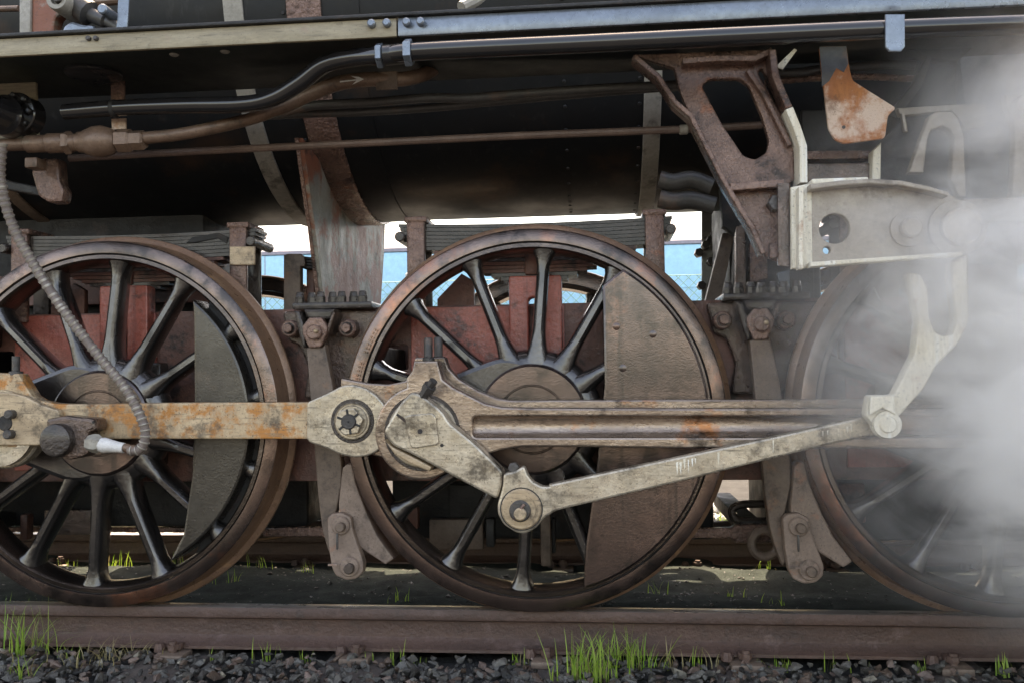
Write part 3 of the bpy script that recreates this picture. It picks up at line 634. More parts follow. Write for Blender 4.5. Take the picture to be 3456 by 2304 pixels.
# return crank
RC0, RC1 = -.375, -.297
rc = pplate('return_crank', c6((432, 690), (505, 560), (560, 470), (645, 382), (700, 395), (770, 440), (880, 530), (935, 620), (1120, 770), (1340, 985), (1330, 1100), (1298, 1198), (1060, 1075), (800, 935), (640, 850), (505, 790)), RC0, RC1, m_polish, loco, .008, .015)
sq = pplate('square_end', c6((590, 575), (620, 560), (800, 543), (830, 570), (852, 770), (835, 785), (665, 812), (635, 795)), RC0-.010, RC0+.01, m_polish, rc, .004, .01)
q = at(F1(c6((716, 681))), RC0); disc('centre_hole', (q.x, q.z), .0085, RC0-.0112, RC0-.009, m_dull, rc, 14, .0003)
q = at(F1(c6((877, 787))), RC0); disc('set_hole', (q.x, q.z), .006, RC0-.0012, RC0+.002, m_dull, rc, 12, .0003)
pplate('clamp_cheek', c6((440, 745), (505, 800), (650, 870), (800, 950), (780, 985), (640, 930), (520, 860)), RC0+.012, RC1, m_rod, rc, .006)
pplate('clamp_slot', c6((540, 545), (590, 580), (640, 640), (632, 650), (580, 600), (530, 560)), RC0-.0015, RC0+.002, m_dull, rc, .0004)
p0, p1 = at(F1(c6((815, 300))), -.39), at(F1(c6((735, 415))), -.36)
link('clamp_bolt', tube_mesh('clamp_bolt', [p0, p0+(p1-p0)*.3, p0+(p1-p0)*.31, p0+(p1-p0)*.62, p0+(p1-p0)*.63, p1], [.014, .014, .022, .022, .017, .017], 8), m_bolt, rc, smooth=25)
# eccentric rod
er = pplate('eccentric_rod', c6((1340, 1000), (1420, 985), (1500, 940), (1520, 1000), (1560, 1060), (1640, 1100), (1690, 1095))+[(1852, 1634), (2304, 1538), (2598, 1476), (2916, 1405), (2960, 1388), (3000, 1390), (3025, 1420), (3018, 1455), (2990, 1472), (2936, 1470), (2794, 1500), (2608, 1546), (2304, 1622), (1877, 1722), (1840, 1745), (1810, 1780), (1775, 1800), (1745, 1798), (1700, 1770), (1680, 1735), (1678, 1700), (1690, 1665), (1698, 1630)], -.42, -.376, m_polish, loco, .007, .012)
ec = at(F1(c6((1478, 1268))), -.42)
lathe('rod_bush', [(0, -.012), (.046, -.012), (.046, -.006), (.060, -.006), (.064, -.002), (.064, 0), (0, 0)], (ec.x, -.42, ec.z), m_rod, er)
lathe('bush_groove', [(.0645, -.0015), (.068, -.0015), (.068, .001), (.0645, .001)], (ec.x, -.42, ec.z), m_dull, er, closed=True)
disc('pin_collar', (ec.x-.003, ec.z-.004), .034, -.443, -.43, m_bolt, er, 28)
disc('pin_end', (ec.x-.002, ec.z-.012), .020, -.458, -.44, m_rod, er, 18)
a_, b_ = at(F1(c6((1500, 1232))), -.452), at(F1(c6((1420, 1345))), -.452)
link('split_pin', tube_mesh('split_pin', [a_, b_], .005, 8), m_cast, er)
q = at(F1(c6((1420, 955))), -.40); hexnut('oil_plug', (q.x, q.z), .018, -.415, -.385, m_bolt, er)
q = at((2985, 1429), -.42); lathe('end_bush', [(0, -.014), (.026, -.014), (.03, -.008), (.042, -.008), (.044, 0), (0, 0)], (q.x, -.42, q.z), m_white, er)

bmd = bmesh.new(); RD = random.Random(5)
for u0 in (1555, 1563, 1572, 1581, 1590, 1597, 1650, 1776, 1890, 1901, 1925, 1946, 1955):
    v0 = (1546+(u0*1.46939-2304)*-.2153)/1.46939+RD.uniform(2, 8); ln_ = RD.uniform(14, 34) if u0 < 1900 else RD.uniform(8, 22); w_ = RD.uniform(1.2, 3.2)
    q4 = [at(F1(DD(p)), -.4212) for p in ((u0-w_, v0), (u0+w_, v0-1), (u0+w_*.6, v0+ln_*.7), (u0+.6, v0+ln_), (u0-w_*.4, v0+ln_*.6))]
    bmd.faces.new([bmd.verts.new(q) for q in q4])
link('scale_drips', bm_mesh(bmd, 'scale_drips'), m_white, er, smooth=0)['kind'] = 'stuff'
# flexible hose to the lubricator pump on the rod
hp = [at(p, Y) for p, Y in zip(DD((4, 330), (2, 420), (30, 520), (85, 620), (155, 725), (225, 815), (290, 895), (325, 960), (334, 1000), (322, 1030), (296, 1034)), (-.40, -.38, -.34, -.31, -.29, -.27, -.26, -.255, -.25, -.25, -.25))]
path = smooth_path(hp, 26)
acc, rads, last = 0, [], path[0]
for p in path:
    acc += (p-last).length; last = p
    ph = (acc/.0205) % 1; rads.append(.0158+(.0034 if ph < .3 else 0))
hose = link('flexible_hose', tube_mesh('flexible_hose', path, rads, 16), m_hose, loco, smooth=50)
hose.data.materials.append(m_hoserib)
for p_ in hose.data.polygons:
    if len(p_.vertices) == 4:
        i_ = min(p_.vertices)//16
        if rads[min(i_, len(rads)-1)] > .018: p_.material_index = 1
pump = empty('oil_pump', loco)
q = at(F1(cL((735, 920))), -.27); lathe('pump_cap', [(0, -.03), (.050, -.03), (.056, -.026), (.059, -.018), (.059, .07), (0, .07)], (q.x, -.25, q.z), m_grimed, pump)
pplate('pump_body', cL((600, 640), (850, 590), (1080, 620), (1150, 620), (1250, 640), (1270, 780), (1160, 820), (1180, 1080), (1060, 1150), (900, 1180), (640, 1100)), -.245, -.16, m_grime, pump, .012, .012)
q = at(F1(cL((1225, 680))), -.25); disc('lug_hole', (q.x, q.z), .005, -.2462, -.24, m_dull, pump, 10, .0003)
def pcyl(name, a, b, Y, ra, mt, par, n=16):
    P = [at(a, Y), at(b, Y)]; k = len(ra); PP = [P[0].lerp(P[1], i/(k-1)) for i in range(k)]
    return link(name, tube_mesh(name, PP, ra, n), mt, par)
pcyl('union_nut', *cL((1160, 950), (1340, 970)), -.25, [.026, .031, .034, .034, .026], m_band, pump, 6)
pcyl('taped_joint', *cL((1320, 975), (1640, 1020)), -.25, [.024, .027, .024, .021, .019, .018], m_tape, pump)
pcyl('hose_nipple', *cL((1640, 1015), (1800, 1040)), -.25, [.013, .016, .013, .015, .013], m_cu, pump)

# ------------------------------------------------------------------ frame, springs, brakes (one set per wheel)
FZ0, FZ1 = .452, 1.135
fr_ = empty('main_frame', loco)
def frame_plate(y0, y1, mt, x_from=-6, x_to=6):
    holes = []
    for i in range(-3, 4):
        for xo in (-.556,):
            cx = i*S+xo; holes.append(fillet([(cx-.05, .885), (cx+.052, .885), (cx+.052, .985), (cx-.05, .985)], .015))
    return plate('frame_plate', [[(x_from, FZ0), (x_to, FZ0), (x_to, FZ1), (x_from, FZ1)]]+holes, y0, y1, mt, fr_, .004)
frame_plate(.215, .245, m_redd); frame_plate(1.40, 1.43, m_redd)
# red patch plates and horn guides next to each wheel
def spring_set(i):
    e = empty('spring_gear', loco)
    x = 0
    # axlebox guide with slot, red
    plate('horn_guide', [fillet([(-.094, .86), (.108, .86), (.108, 1.238), (-.094, 1.238)], .012), fillet([(-.020, .94), (.022, .94), (.022, 1.155), (-.020, 1.155)], .02, 6)], .145, .214, m_red, e, .006)
    plate('guide_plate', [[(-.487, .50), (.115, .50), (.115, 1.128), (-.487, 1.128)], fillet([(-.030, .935), (.032, .935), (.032, 1.125), (-.030, 1.125)], .02, 6)], .196, .2145, m_red, e, .003)
    box('axle_box', -.16, .16, .15, .35, .52, .93, m_grimed, e, .012)
    # leaf spring, longest leaf on top, slightly bowed
    n = 15
    for k in range(n):
        half = .535-.006*k if k < 5 else .51-(k-4)*.038
        zz = 1.462-.0150*k
        V, Fc, ns = [], [], 12
        for j in range(ns+1):
            xx = -half+2*half*j/ns; b = -.012*(1-(xx/.535)**2)
            for yy, dz in ((.205, 0), (.325, 0), (.325, -.0128), (.205, -.0128)): V.append((xx, yy, zz+b+dz))
        for j in range(ns):
            for a in range(4): Fc.append((j*4+a, j*4+(a+1) % 4, (j+1)*4+(a+1) % 4, (j+1)*4+a))
        Fc += [(3, 2, 1, 0), (ns*4, ns*4+1, ns*4+2, ns*4+3)]
        link('spring_leaf', pmesh('spring_leaf', V, Fc), m_redd if k in (7, 8, 10, 11, 12) else m_grimed, e, smooth=20)
    box('spring_buckle', -.036, .016, .192, .335, 1.246, 1.405, m_redd, e, .008)
    for sx in (-1, 1):
        hx = -.462 if sx < 0 else .466
        box('spring_hanger', hx-.036, hx+.036, .180, .204, 1.10, 1.475, m_cast, e, .008)
        box('spring_hanger', hx-.036, hx+.036, .326, .350, 1.10, 1.475, m_grimed, e, .008)
        box('hanger_cap', hx-.046, hx+.046, .176, .354, 1.462, 1.486, m_cast, e, .008)
        disc('hanger_pin', (hx+.06*sx, 1.405), .02, .16, .37, m_grimed, e, 14)
    # stay bracket beside the guide
    plate('stay_plate', [[(-.40, 1.13), (-.25, 1.13), (-.25, 1.24), (-.30, 1.27), (-.40, 1.17)]], .30, .33, m_redd, e, .003)
    return e
sp0 = spring_set(0)
for i in (-2, -1, 1, 2): copy_part(sp0, loco, i*S)

def brake_set():
    e = empty('brake_gear', loco)
    Y = .10
    # lugs on the frame
    pplate('frame_lug', DD((1622, 695), (1905, 692), (1905, 765), (1860, 770), (1838, 790), (1830, 860), (1795, 905), (1680, 905), (1690, 830), (1668, 775), (1640, 768), (1632, 735)), .165, .214, m_grime, e, .010, .02)
    pplate('clevis_arm', c3((470, 230), (545, 240), (600, 390), (640, 680), (600, 690), (540, 520), (490, 330)), .04, .16, m_grimed, e, .01)
    pplate('clevis_arm', c3((950, 250), (1000, 250), (960, 380), (905, 520), (870, 480), (900, 380)), .05, .16, m_grime, e, .01)
    pplate('clevis_head', c3((545, 215), (960, 210), (930, 330), (860, 345), (640, 345), (575, 320)), .07, .17, m_grimed, e, .012)
    pplate('pivot_plate', c3((590, 430), (675, 318), (840, 313), (918, 430), (910, 520), (835, 680), (678, 686), (600, 525)), .035, .07, m_cast, e, .006, .006)
    q = at(F1(c3((765, 500))), .03); disc('pivot_pin', (q.x, q.z), .029, .012, .05, m_cast, e, 28, .005)
    q2 = at(F1(c3((815, 485))), .02); disc('grease_nipple', (q2.x, q2.z), .008, -.005, .03, m_rod, e, 12)
    for p, r in (((315, 455), .034), ((1062, 450), .035)):
        q = at(F1(c3(p)), .10); disc('bolt_washer', (q.x, q.z), r, .10, .17, m_cast, e, 32, .006)
        lathe('washer_groove', [(r*.56, -.003), (r*.66, -.003), (r*.66, .004), (r*.56, .004)], (q.x, .10, q.z), m_dull, e, closed=True)
        hexnut('bolt_head', (q.x+.002, q.z), r*.56, .075, .103, m_cast, e, .5)
    # cross-tie flange with a row of nuts on top of the frame
    zf = at(F1(c3((500, 225))), .2).z
    box('tie_flange', at(F1(DD((1655, 690))), .2).x, at(F1(DD((1850, 690))), .2).x, .12, .36, zf-.004, zf+.022, m_grimed, e, .005)
    for k in range(7):
        xx = at(F1(DD((1668+k*26, 690))), .2).x
        link('flange_nut', lathe_mesh('flange_nut', [(0, .045), (.013, .045), (.015, .04), (.017, .026), (.019, .024), (.019, 0), (0, 0)], (xx, .15+.02*(k % 2), zf+.02), 8, 'Z'), m_grimed, e)
    # hanger arm from the pivot to the shoe
    pplate('hanger_arm', c3((628, 690), (690, 680), (830, 680), (866, 650), (900, 800), (985, 1200))+ti((745, 60), (748, 200), (700, 420), (690, 520), (720, 720), (690, 760), (640, 640), (600, 500), (565, 250), (545, 40)), .05, .10, m_hang, e, .006)
    pplate('hanger_link', ti((690, 440), (720, 405), (800, 395), (870, 430), (885, 520), (930, 640), (975, 760), (970, 830), (920, 875), (840, 885), (760, 850), (730, 790), (705, 640)), .0, .045, m_shoe, e, .006, .01)
    pplate('brake_shoe', ti((770, 75), (800, 45), (845, 45), (870, 180), (960, 400), (1040, 560), (1172, 730), (1110, 772), (960, 680), (830, 585), (752, 480), (745, 330), (755, 230)), .03, .115, m_shoe, e, .006, .004)
    for p, r in (((800, 490), .034), ((872, 788), .036)):
        q = at(F1(ti(p)), -.005); lathe('pin_washer', [(0, -.012), (r-.004, -.012), (r, -.008), (r, .006), (0, .006)], (q.x, 0, q.z), m_shoe, e)
        disc('link_pin', (q.x+.004, q.z-.003), r*.52, -.035, .0, m_hang, e, 20)
    q = at(F1(ti((795, 600))), -.02); box('split_pin', q.x-.0035, q.x+.0035, -.03, -.022, q.z-.03, q.z+.028, m_bolt, e, .001)
    q = at(F1(ti((770, 770))), -.02); box('split_pin', q.x-.02, q.x+.016, -.03, -.022, q.z-.004, q.z+.003, m_shoe, e, .001)
    # pull rod end with ring behind the arm
    pplate('pull_rod', ti((-120, 505), (330, 500), (370, 478), (640, 475), (640, 600), (370, 600), (330, 570), (-120, 570)), .36, .40, m_cast, e, .005)
    q = at(F1(ti((565, 605))), .30); link('eye_ring', tube_mesh('eye_ring', [Vector((q.x+.05*math.cos(a), .30, q.z+.05*math.sin(a))) for a in [2*PI*i/24 for i in range(25)]], .018, 10, False), m_hang, e)
    ptube('bent_stay', ti((640, 335), (430, 335), (350, 360), (345, 410), (400, 450), (640, 450)), .42, .016, m_grimed, e, 10)
    box('cross_beam', at(F1(ti((440, 500))), .4).x-.02, at(F1(ti((440, 500))), .4).x+.06, .40, 1.25, at(F1(ti((440, 560))), .4).z, at(F1(ti((440, 450))), .4).z, m_dull, e, .006)
    return e
br0 = brake_set()
for i in (-2, -1, 1): copy_part(br0, loco, i*S)

# rigging between the frames seen under the axles
rig = empty('brake_rigging', loco)
def zpx(y, Y): return at((1728, y*1.46939), Y).z
for v0, v1, Y, mt in ((1197, 1209, .95, m_rrod), (1213, 1224, .72, m_cast)):
    box('pull_bar', -5, 3, Y, Y+.05, zpx(v1, Y), zpx(v0, Y), mt, rig, .004)
for (a, b, c_, d, Y, mt) in ((1030, 1112, 1225, 1190, .55, m_dull), (985, 1192, 1110, 1262, .50, m_hang), (1115, 1190, 1136, 1256, .42, m_dull), (1240, 1150, 1266, 1300, .38, m_hang), (1266, 1190, 1276, 1270, .44, m_dull),
                            (100, 1170, 230, 1228, .5, m_grime), (930, 1165, 960, 1215, .5, m_redd), (45, 1180, 62, 1240, .5, m_redd), (560, 1175, 575, 1250, .5, m_redd), (1880, 1110, 1990, 1200, .6, m_redd)):
    p, q = at(F1(DD((a, b))), Y), at(F1(DD((c_, d))), Y); box('rigging_tab', p.x, q.x, Y, Y+.05, q.z, p.z, mt, rig, .008)
box('ash_pan', -.67, .72, .62, 1.15, .15, .62, m_dull, rig, .02)
box('ash_pan', .95, 2.0, .62, 1.15, .15, 1.0, m_dull, rig, .02)
box('ash_pan', -6, -1.05, .62, 1.15, .20, 1.0, m_dull, rig, .02)
box('fire_box', -6, at(F1(DD((468, 560))), .62).x, .62, 1.15, 1.0, 1.72, m_dull, rig, .02)
box('fire_box', at(F1(DD((1672, 560))), .62).x, at(F1(DD((1885, 560))), .62).x, .62, 1.15, 1.0, 1.72, m_dull, rig, .02)
plate('fire_box_flange', [[(-6, 1.2), (at(F1(DD((545, 560))), .55).x, 1.2), (at(F1(DD((545, 560))), .55).x-.03, 1.32), (-6, 1.40)]], .55, .6, m_redd, rig, .004)
for x in (-.82, -.82-S, -.82+S): box('frame_stretcher', x-.05, x+.05, .245, 1.40, .5, 1.0, m_dull, rig, .01)

# boiler support: transverse plate from the frame to the boiler
def sup_plate():
    X = at(F1(DD((735, 505))), .27).x
    yz = [(.06, 1.78), (.14, 1.60), (.21, 1.45), (.27, 1.30), (.33, 1.14), (1.25, 1.14), (1.30, 1.30), (1.36, 1.50), (1.40, 1.70), (1.10, 1.72), (.79, 1.66), (.4, 1.72)]
    bm = bmesh.new(); vs = [bm.verts.new((X, y, z)) for y, z in yz]; f = bm.faces.new(vs)
    r = bmesh.ops.extrude_face_region(bm, geom=[f]); bmesh.ops.translate(bm, verts=[v for v in r['geom'] if isinstance(v, bmesh.types.BMVert)], vec=(-.022, 0, 0))
    bmesh.ops.recalc_face_normals(bm, faces=bm.faces[:])
    o = link('boiler_support', bm_mesh(bm, 'boiler_support'), m_plate, loco, smooth=0)
    bmr = bmesh.new(); pr_ = [(.06, 1.78), (.14, 1.60), (.21, 1.45), (.27, 1.30), (.33, 1.14)]
    vs = [bmr.verts.new((X-.03, y-.006, z)) for y, z in pr_]+[bmr.verts.new((X-.03, y+.03, z)) for y, z in pr_[::-1]]; f_ = bmr.faces.new(vs)
    r = bmesh.ops.extrude_face_region(bmr, geom=[f_]); bmesh.ops.translate(bmr, verts=[v for v in r['geom'] if isinstance(v, bmesh.types.BMVert)], vec=(.014, 0, 0))
    bmesh.ops.recalc_face_normals(bmr, faces=bmr.faces[:]); link('edge_angle', bm_mesh(bmr, 'edge_angle'), m_cast, o, smooth=0)
    lathe('saddle_band', [(BR-.02, -.02), (BR+.016, -.02), (BR+.018, .0), (BR+.018, .10), (BR+.012, .11), (BR-.02, .11)], (X, BY, BZ), m_cast, o, 96, 'X')
    box('foot_angle', X-.03, X+.09, .33, 1.25, 1.136, 1.16, m_grimed, o, .004)
    return o
sup_plate()
hx = empty('compensating_hanger', loco)
pplate('hanger_strap', DD((651, 586), (660, 583), (688, 583), (700, 592), (700, 612), (690, 612), (690, 720), (651, 720)), .42, .46, m_hang, hx, .005)
pplate('hanger_strap', DD((703, 590), (722, 600), (727, 612), (722, 620), (722, 720), (704, 720)), .5, .54, m_redd, hx, .005)
for k_ in range(4): pplate('spring_leaf_end', DD((690, 588+k_*7), (722+k_*1.6, 592+k_*7), (724+k_*1.6, 598+k_*7), (690, 594+k_*7)), .44, .56, m_dull, hx, .002)
pplate('hanger_head', DD((527, 566), (585, 566), (585, 609), (527, 609)), .165, .178, m_rod, hx, .004)
# rear face plate with bolts, seen past the spring on the right
rp = pplate('firebox_stay', DD((1612, 440), (1651, 440), (1640, 700), (1612, 700)), 1.25, 1.27, m_rear, loco, .004)
for p in ((1606, 580), (1622, 562), (1632, 552), (1640, 540), (1612, 655), (1634, 600)):
    q = at(F1(DD(p)), 1.2); hexnut('stay_bolt', (q.x, q.z), .022, 1.19, 1.26, m_bolt, rp)
pplate('ash_door', DD((1660, 535), (1688, 535), (1655, 692), (1620, 692)), .55, .6, m_hang, loco, .004)
fb = empty('firebox_corner', loco)
pplate('corner_sheet', DD((1655, 430), (1760, 430), (1830, 560), (1870, 610), (1870, 690), (1680, 690), (1690, 540), (1660, 520)), .40, .46, m_dull, fb, .005)
pplate('corner_rib', DD((1690, 520), (1712, 512), (1715, 690), (1688, 690)), .36, .40, m_grime, fb, .006)
pplate('corner_rib', DD((1722, 560), (1760, 560), (1765, 640), (1722, 650)), .34, .38, m_cast, fb, .006)
pplate('steam_flap', DD((1785, 628), (1815, 618), (1815, 660), (1790, 650)), .30, .33, m_edge, fb, .004)

# ------------------------------------------------------------------ motion bracket (cast), link box, link
mb = empty('motion_bracket', loco)
YM = -.40
hole1 = fillet(xz(tc((130, 590), (275, 860), (420, 1075), (500, 1102), (580, 1050), (595, 970), (545, 800), (455, 590), (390, 545), (190, 545)), YM), .012)
hole2 = fillet(xz(tc((545, 470), (600, 560), (720, 800), (745, 900), (735, 900), (640, 720), (520, 500)), YM), .008)
pplate('bracket_plate', tb((2010, 375), (2120, 420))+tc((-60, 470), (-30, 600), (30, 760), (150, 980), (310, 1290), (400, 1440), (490, 1568))+tf((570, 200), (720, 260), (735, 0))+tc((745, 1260), (775, 1240), (765, 960), (700, 720), (600, 340)), YM, YM+.03, m_cast, mb, .006, holes=(hole1, hole2))
# ribs standing out from the casting
def prib(px, w, Y0, Y1, mt, nm='rib'):
    P = xz(px, Y0); o = []
    L_, R_ = [], []
    for i, p in enumerate(P):
        a = Vector(P[max(0, i-1)]); b = Vector(P[min(len(P)-1, i+1)]); d = (b-a).normalized(); nrm = Vector((-d.y, d.x))*w/2
        L_.append((p[0]+nrm.x, p[1]+nrm.y)); R_.append((p[0]-nrm.x, p[1]-nrm.y))
    return plate(nm, [L_+R_[::-1]], Y0, Y1, mt, mb, .004)
prib(tb((2015, 385), (2180, 520), (2300, 700))+tc((60, 800), (300, 1270), (480, 1568))+tf((560, 180)), .016, YM-.05, YM+.03, m_cast)
prib(tc((620, 340), (640, 520), (735, 745)), .022, YM-.07, YM+.03, m_cast)
prib(tc((735, 745), (790, 880), (832, 1010), (835, 1260)), .024, YM-.072, YM+.03, m_white)
prib(tc((330, 1290), (500, 1275), (700, 1262)), .024, YM-.05, YM+.03, m_cast)
prib(tc((0, 420), (250, 400), (500, 400), (620, 345)), .02, YM-.05, YM+.10, m_cast)
prib(tc((450, 480), (560, 640), (680, 880), (740, 1000)), .016, YM-.025, YM+.03, m_cast)
nb = at(F1(tc((630, 1415))), YM); hexnut('casting_nut', (nb.x, nb.z), .026, YM-.05, YM, m_bolt, mb, .0)
pplate('nut_lug', tf((600, 110), (680, 110), (680, 210), (600, 210)), YM-.03, YM, m_cast, mb, .005)
pplate('stay_leg', tc((640, 460), (770, 335), (790, 345), (690, 480)), YM-.03, YM-.02, m_white, mb, .002)

YL = -.50
lb = empty('link_box', loco)
hole = at((2817, 772), YL); h2 = at((2791, 845), YL)
pplate('box_plate', [(2735, 625), (2840, 612), (2940, 606), (3040, 612), (3137, 632), (3200, 652), (3260, 690), (3300, 740), (3305, 800), (3280, 850), (3200, 866), (2906, 884), (2735, 897)], YL, YL+.03, m_pale, lb, .004, .004, holes=(circle(hole.x, hole.z, .045, 32), circle(h2.x, h2.z, .011, 16)))
pplate('box_rim', [(2735, 622), (2840, 609), (2940, 603), (3040, 609), (3137, 629), (3205, 650), (3200, 662), (3137, 645), (3040, 626), (2940, 620), (2840, 626), (2735, 640)], YL-.05, YL, m_pale, lb, .004)
pplate('box_floor', [(2735, 885), (2906, 873), (3250, 850), (3250, 862), (2906, 888), (2735, 901)], YL-.05, YL, m_white, lb, .004)
pplate('angle_flange', tc((655, 1262), (735, 1262))+tf((740, 275), (660, 260)), YL+.03, YL+.05, m_grime, lb, .003)
pplate('angle_flange', tc((748, 1290), (890, 1262))+tf((895, 265), (830, 285), (752, 285)), YL-.004, YL+.02, m_white, lb, .004)
prib_ = pplate('angle_edge', tc((800, 1290), (835, 1285))+tf((835, 285), (800, 288)), YL-.045, YL-.004, m_white, lb, .004)
for p, r, rr2 in (((3062, 775), .052, .03), ((3227, 772), .082, .055)):
    q = at(p, YL); lathe('trunnion', [(0, -.05), (rr2-.006, -.05), (rr2, -.045), (rr2, -.018), (r, -.014), (r, .01), (0, .01)], (q.x, YL, q.z), m_pale, lb)
box('top_strip', at((2735, 620), YL).x, at((2925, 620), YL).x, YL-.02, YL+.25, at((2735, 622), YL).z-.004, at((2735, 622), YL).z+.012, m_white, lb, .004)

el = pplate('expansion_link', tf((1560, 310), (1640, 320), (1690, 420), (1700, 620), (1740, 720), (1800, 752), (1860, 735), (1890, 640), (1865, 430), (1855, 240), (1970, 175), (1972, 650), (1905, 790), (1745, 955), (1660, 1110), (1480, 1310), (1400, 1400), (1320, 1360), (1265, 1295), (1290, 1155), (1460, 1150), (1600, 870), (1625, 640)), -.49, -.43, m_white, loco, .006, .006)
q = at((2985, 1429), -.47); lathe('link_pin', [(0, -.02), (.022, -.02), (.026, -.012), (.04, -.012), (.042, 0), (0, 0)], (q.x, -.49, q.z), m_white, el)
pplate('link_cheek', tf((1295, 1160), (1455, 1155), (1470, 1290), (1380, 1240), (1290, 1290)), -.51, -.49, m_white, el, .004)

# rusty guard plate, hangers and bars at the right
gp = pplate('rust_plate', tc((940, 322), (1130, 318), (1145, 440), (1170, 555), (1320, 650), (1472, 745), (1415, 800), (1395, 955), (1110, 992), (1050, 965), (1005, 890), (985, 720), (960, 500)), -.46, -.448, m_orust, loco, .002, .01)
q = at(F1(tc((1110, 878))), -.46); disc('plate_hole', (q.x, q.z), .0055, -.4608, -.458, m_dull, gp, 12, .0002)
pplate('painted_top', tc((942, 324), (1128, 320), (1142, 440), (1110, 500), (1060, 470), (1010, 560), (960, 600), (958, 500)), -.4612, -.459, m_grey, gp, .0003)
vh = empty('valve_hanger', loco)
pplate('hanger_loop', tc((1560, 1190), (1640, 960), (1700, 800), (1745, 772), (1860, 768), (1905, 820), (1940, 930), (1957, 1358), (1905, 1355), (1850, 1235), (1872, 940), (1840, 890), (1790, 870), (1715, 895), (1690, 950), (1662, 1190)), -.42, -.38, m_pale, vh, .006)
pplate('hanger_bar', tc((1480, 745), (1850, 722), (2090, 715), (2110, 870), (1950, 890), (1890, 800), (1850, 765), (1730, 775), (1500, 800)), -.36, -.33, m_pale, vh, .004)
pplate('hanger_arm', tc((2225, 655), (2600, 640), (2600, 1350), (2270, 1350), (2290, 1000), (2285, 830), (2235, 740)), -.42, -.38, m_pale, vh, .006)
q = at(F1(tc((2340, 740))), -.42); lathe('hanger_pin', [(0, -.03), (.028, -.03), (.034, -.02), (.034, 0), (0, 0)], (q.x, -.42, q.z), m_pale, vh)
pplate('cross_head_bar', tc((1930, 1370), (2700, 1350), (2700, 1530), (2040, 1532)), -.45, -.37, m_pale, vh, .006)
pplate('small_stay', tc((1508, 780), (1530, 780), (1555, 905), (1530, 910)), -.38, -.36, m_pale, vh, .003)
bp_ = empty('guide_bracket', loco)
pplate('shelf', tc((855, 1040), (1300, 1035), (1300, 1095), (855, 1100)), -.32, -.10, m_cast, bp_, .006)
pplate('shelf', tc((850, 1125), (1330, 1120), (1320, 1255), (850, 1260)), -.36, -.10, m_grime, bp_, .008)
pplate('shelf_web', tc((820, 760), (980, 760), (1300, 960), (1380, 960), (1600, 760), (1900, 760), (1900, 1300), (850, 1300)), -.10, -.07, m_dull, bp_, .004)
pplate('shelf_post', tc((1310, 1040), (1370, 980), (1365, 1250), (1305, 1255)), -.39, -.34, m_white, bp_, .004)
pplate('diagonal_strut', tc((1440, 760), (1600, 560), (1680, 390), (1720, 395), (1650, 600), (1500, 790)), -.22, -.17, m_dull, bp_, .004)
pplate('strut_gusset', tc((1550, 340), (2000, 330), (1900, 420), (1690, 400)), -.22, -.17, m_dull, bp_, .004)
pplate('cylinder_casing', tc((1900, 330), (3000, 300), (3000, 1500), (1960, 1500), (1960, 900)), .05, .12, m_dull, bp_, .006)
ptube('drain_pipe', tb((2190, 1240), (2290, 1260))+tc((60, 1240), (200, 1290)), .2, .035, m_grey, bp_, 12, 4)
ptube('drain_pipe', tb((2190, 1370), (2290, 1390))+tc((60, 1380), (220, 1420)), .2, .035, m_grey, bp_, 12, 4)
pplate('casing_bracket', DD((425, 560), (440, 545), (500, 535), (525, 545), (520, 560), (500, 548), (450, 558)), .2, .26, m_dull, bp_, .004)

# ------------------------------------------------------------------ far side: wire fence, blue carriage
def fence():
    f = empty('wire_fence', None, (0, 6, 0)); tag(f, 'green chain link fence standing between the locomotive and the blue carriage', 'fence')
    V, Fc = [], []
    def wire(p, q, r=.003):
        d = Vector(q)-Vector(p); a = d.cross(Vector((0, 1, 0))).normalized()*r; b = Vector((0, r, 0)); o = len(V)
        for P_ in (Vector(p), Vector(q)):
            for c_ in (a, b, -a, -b): V.append(tuple(P_+c_))
        for j in range(4): Fc.append((o+j, o+(j+1) % 4, o+4+(j+1) % 4, o+4+j))
    x0, x1, z0, z1, s = -7.5, 7.5, -.2, 1.85, .105
    h = z1-z0; k = int((x1-x0+h)/s)
    for i in range(k):
        xs = x0-h+i*s
        for sg in (1, -1):
            a, b = (xs, xs+h) if sg > 0 else (xs+h, xs)
            p, q = Vector((a, .004*sg, z0)), Vector((b, .004*sg, z1))
            wire(p, q)
    for z in (z0+.05, .9, z1): wire((x0-1, 0, z), (x1+1, 0, z), .004)
    w = link('wire_mesh', pmesh('wire_mesh', V, Fc), m_fence, f, smooth=0); w['kind'] = 'stuff'
    for x in (-6.7, -4.2, -1.75, .75, 3.2, 5.7): link('fence_post', lathe_mesh('fence_post', [(0, 1.95), (.024, 1.94), (.024, -.4), (0, -.4)], (x, .03, 0), 12, 'Z'), m_rear, f)
fence()
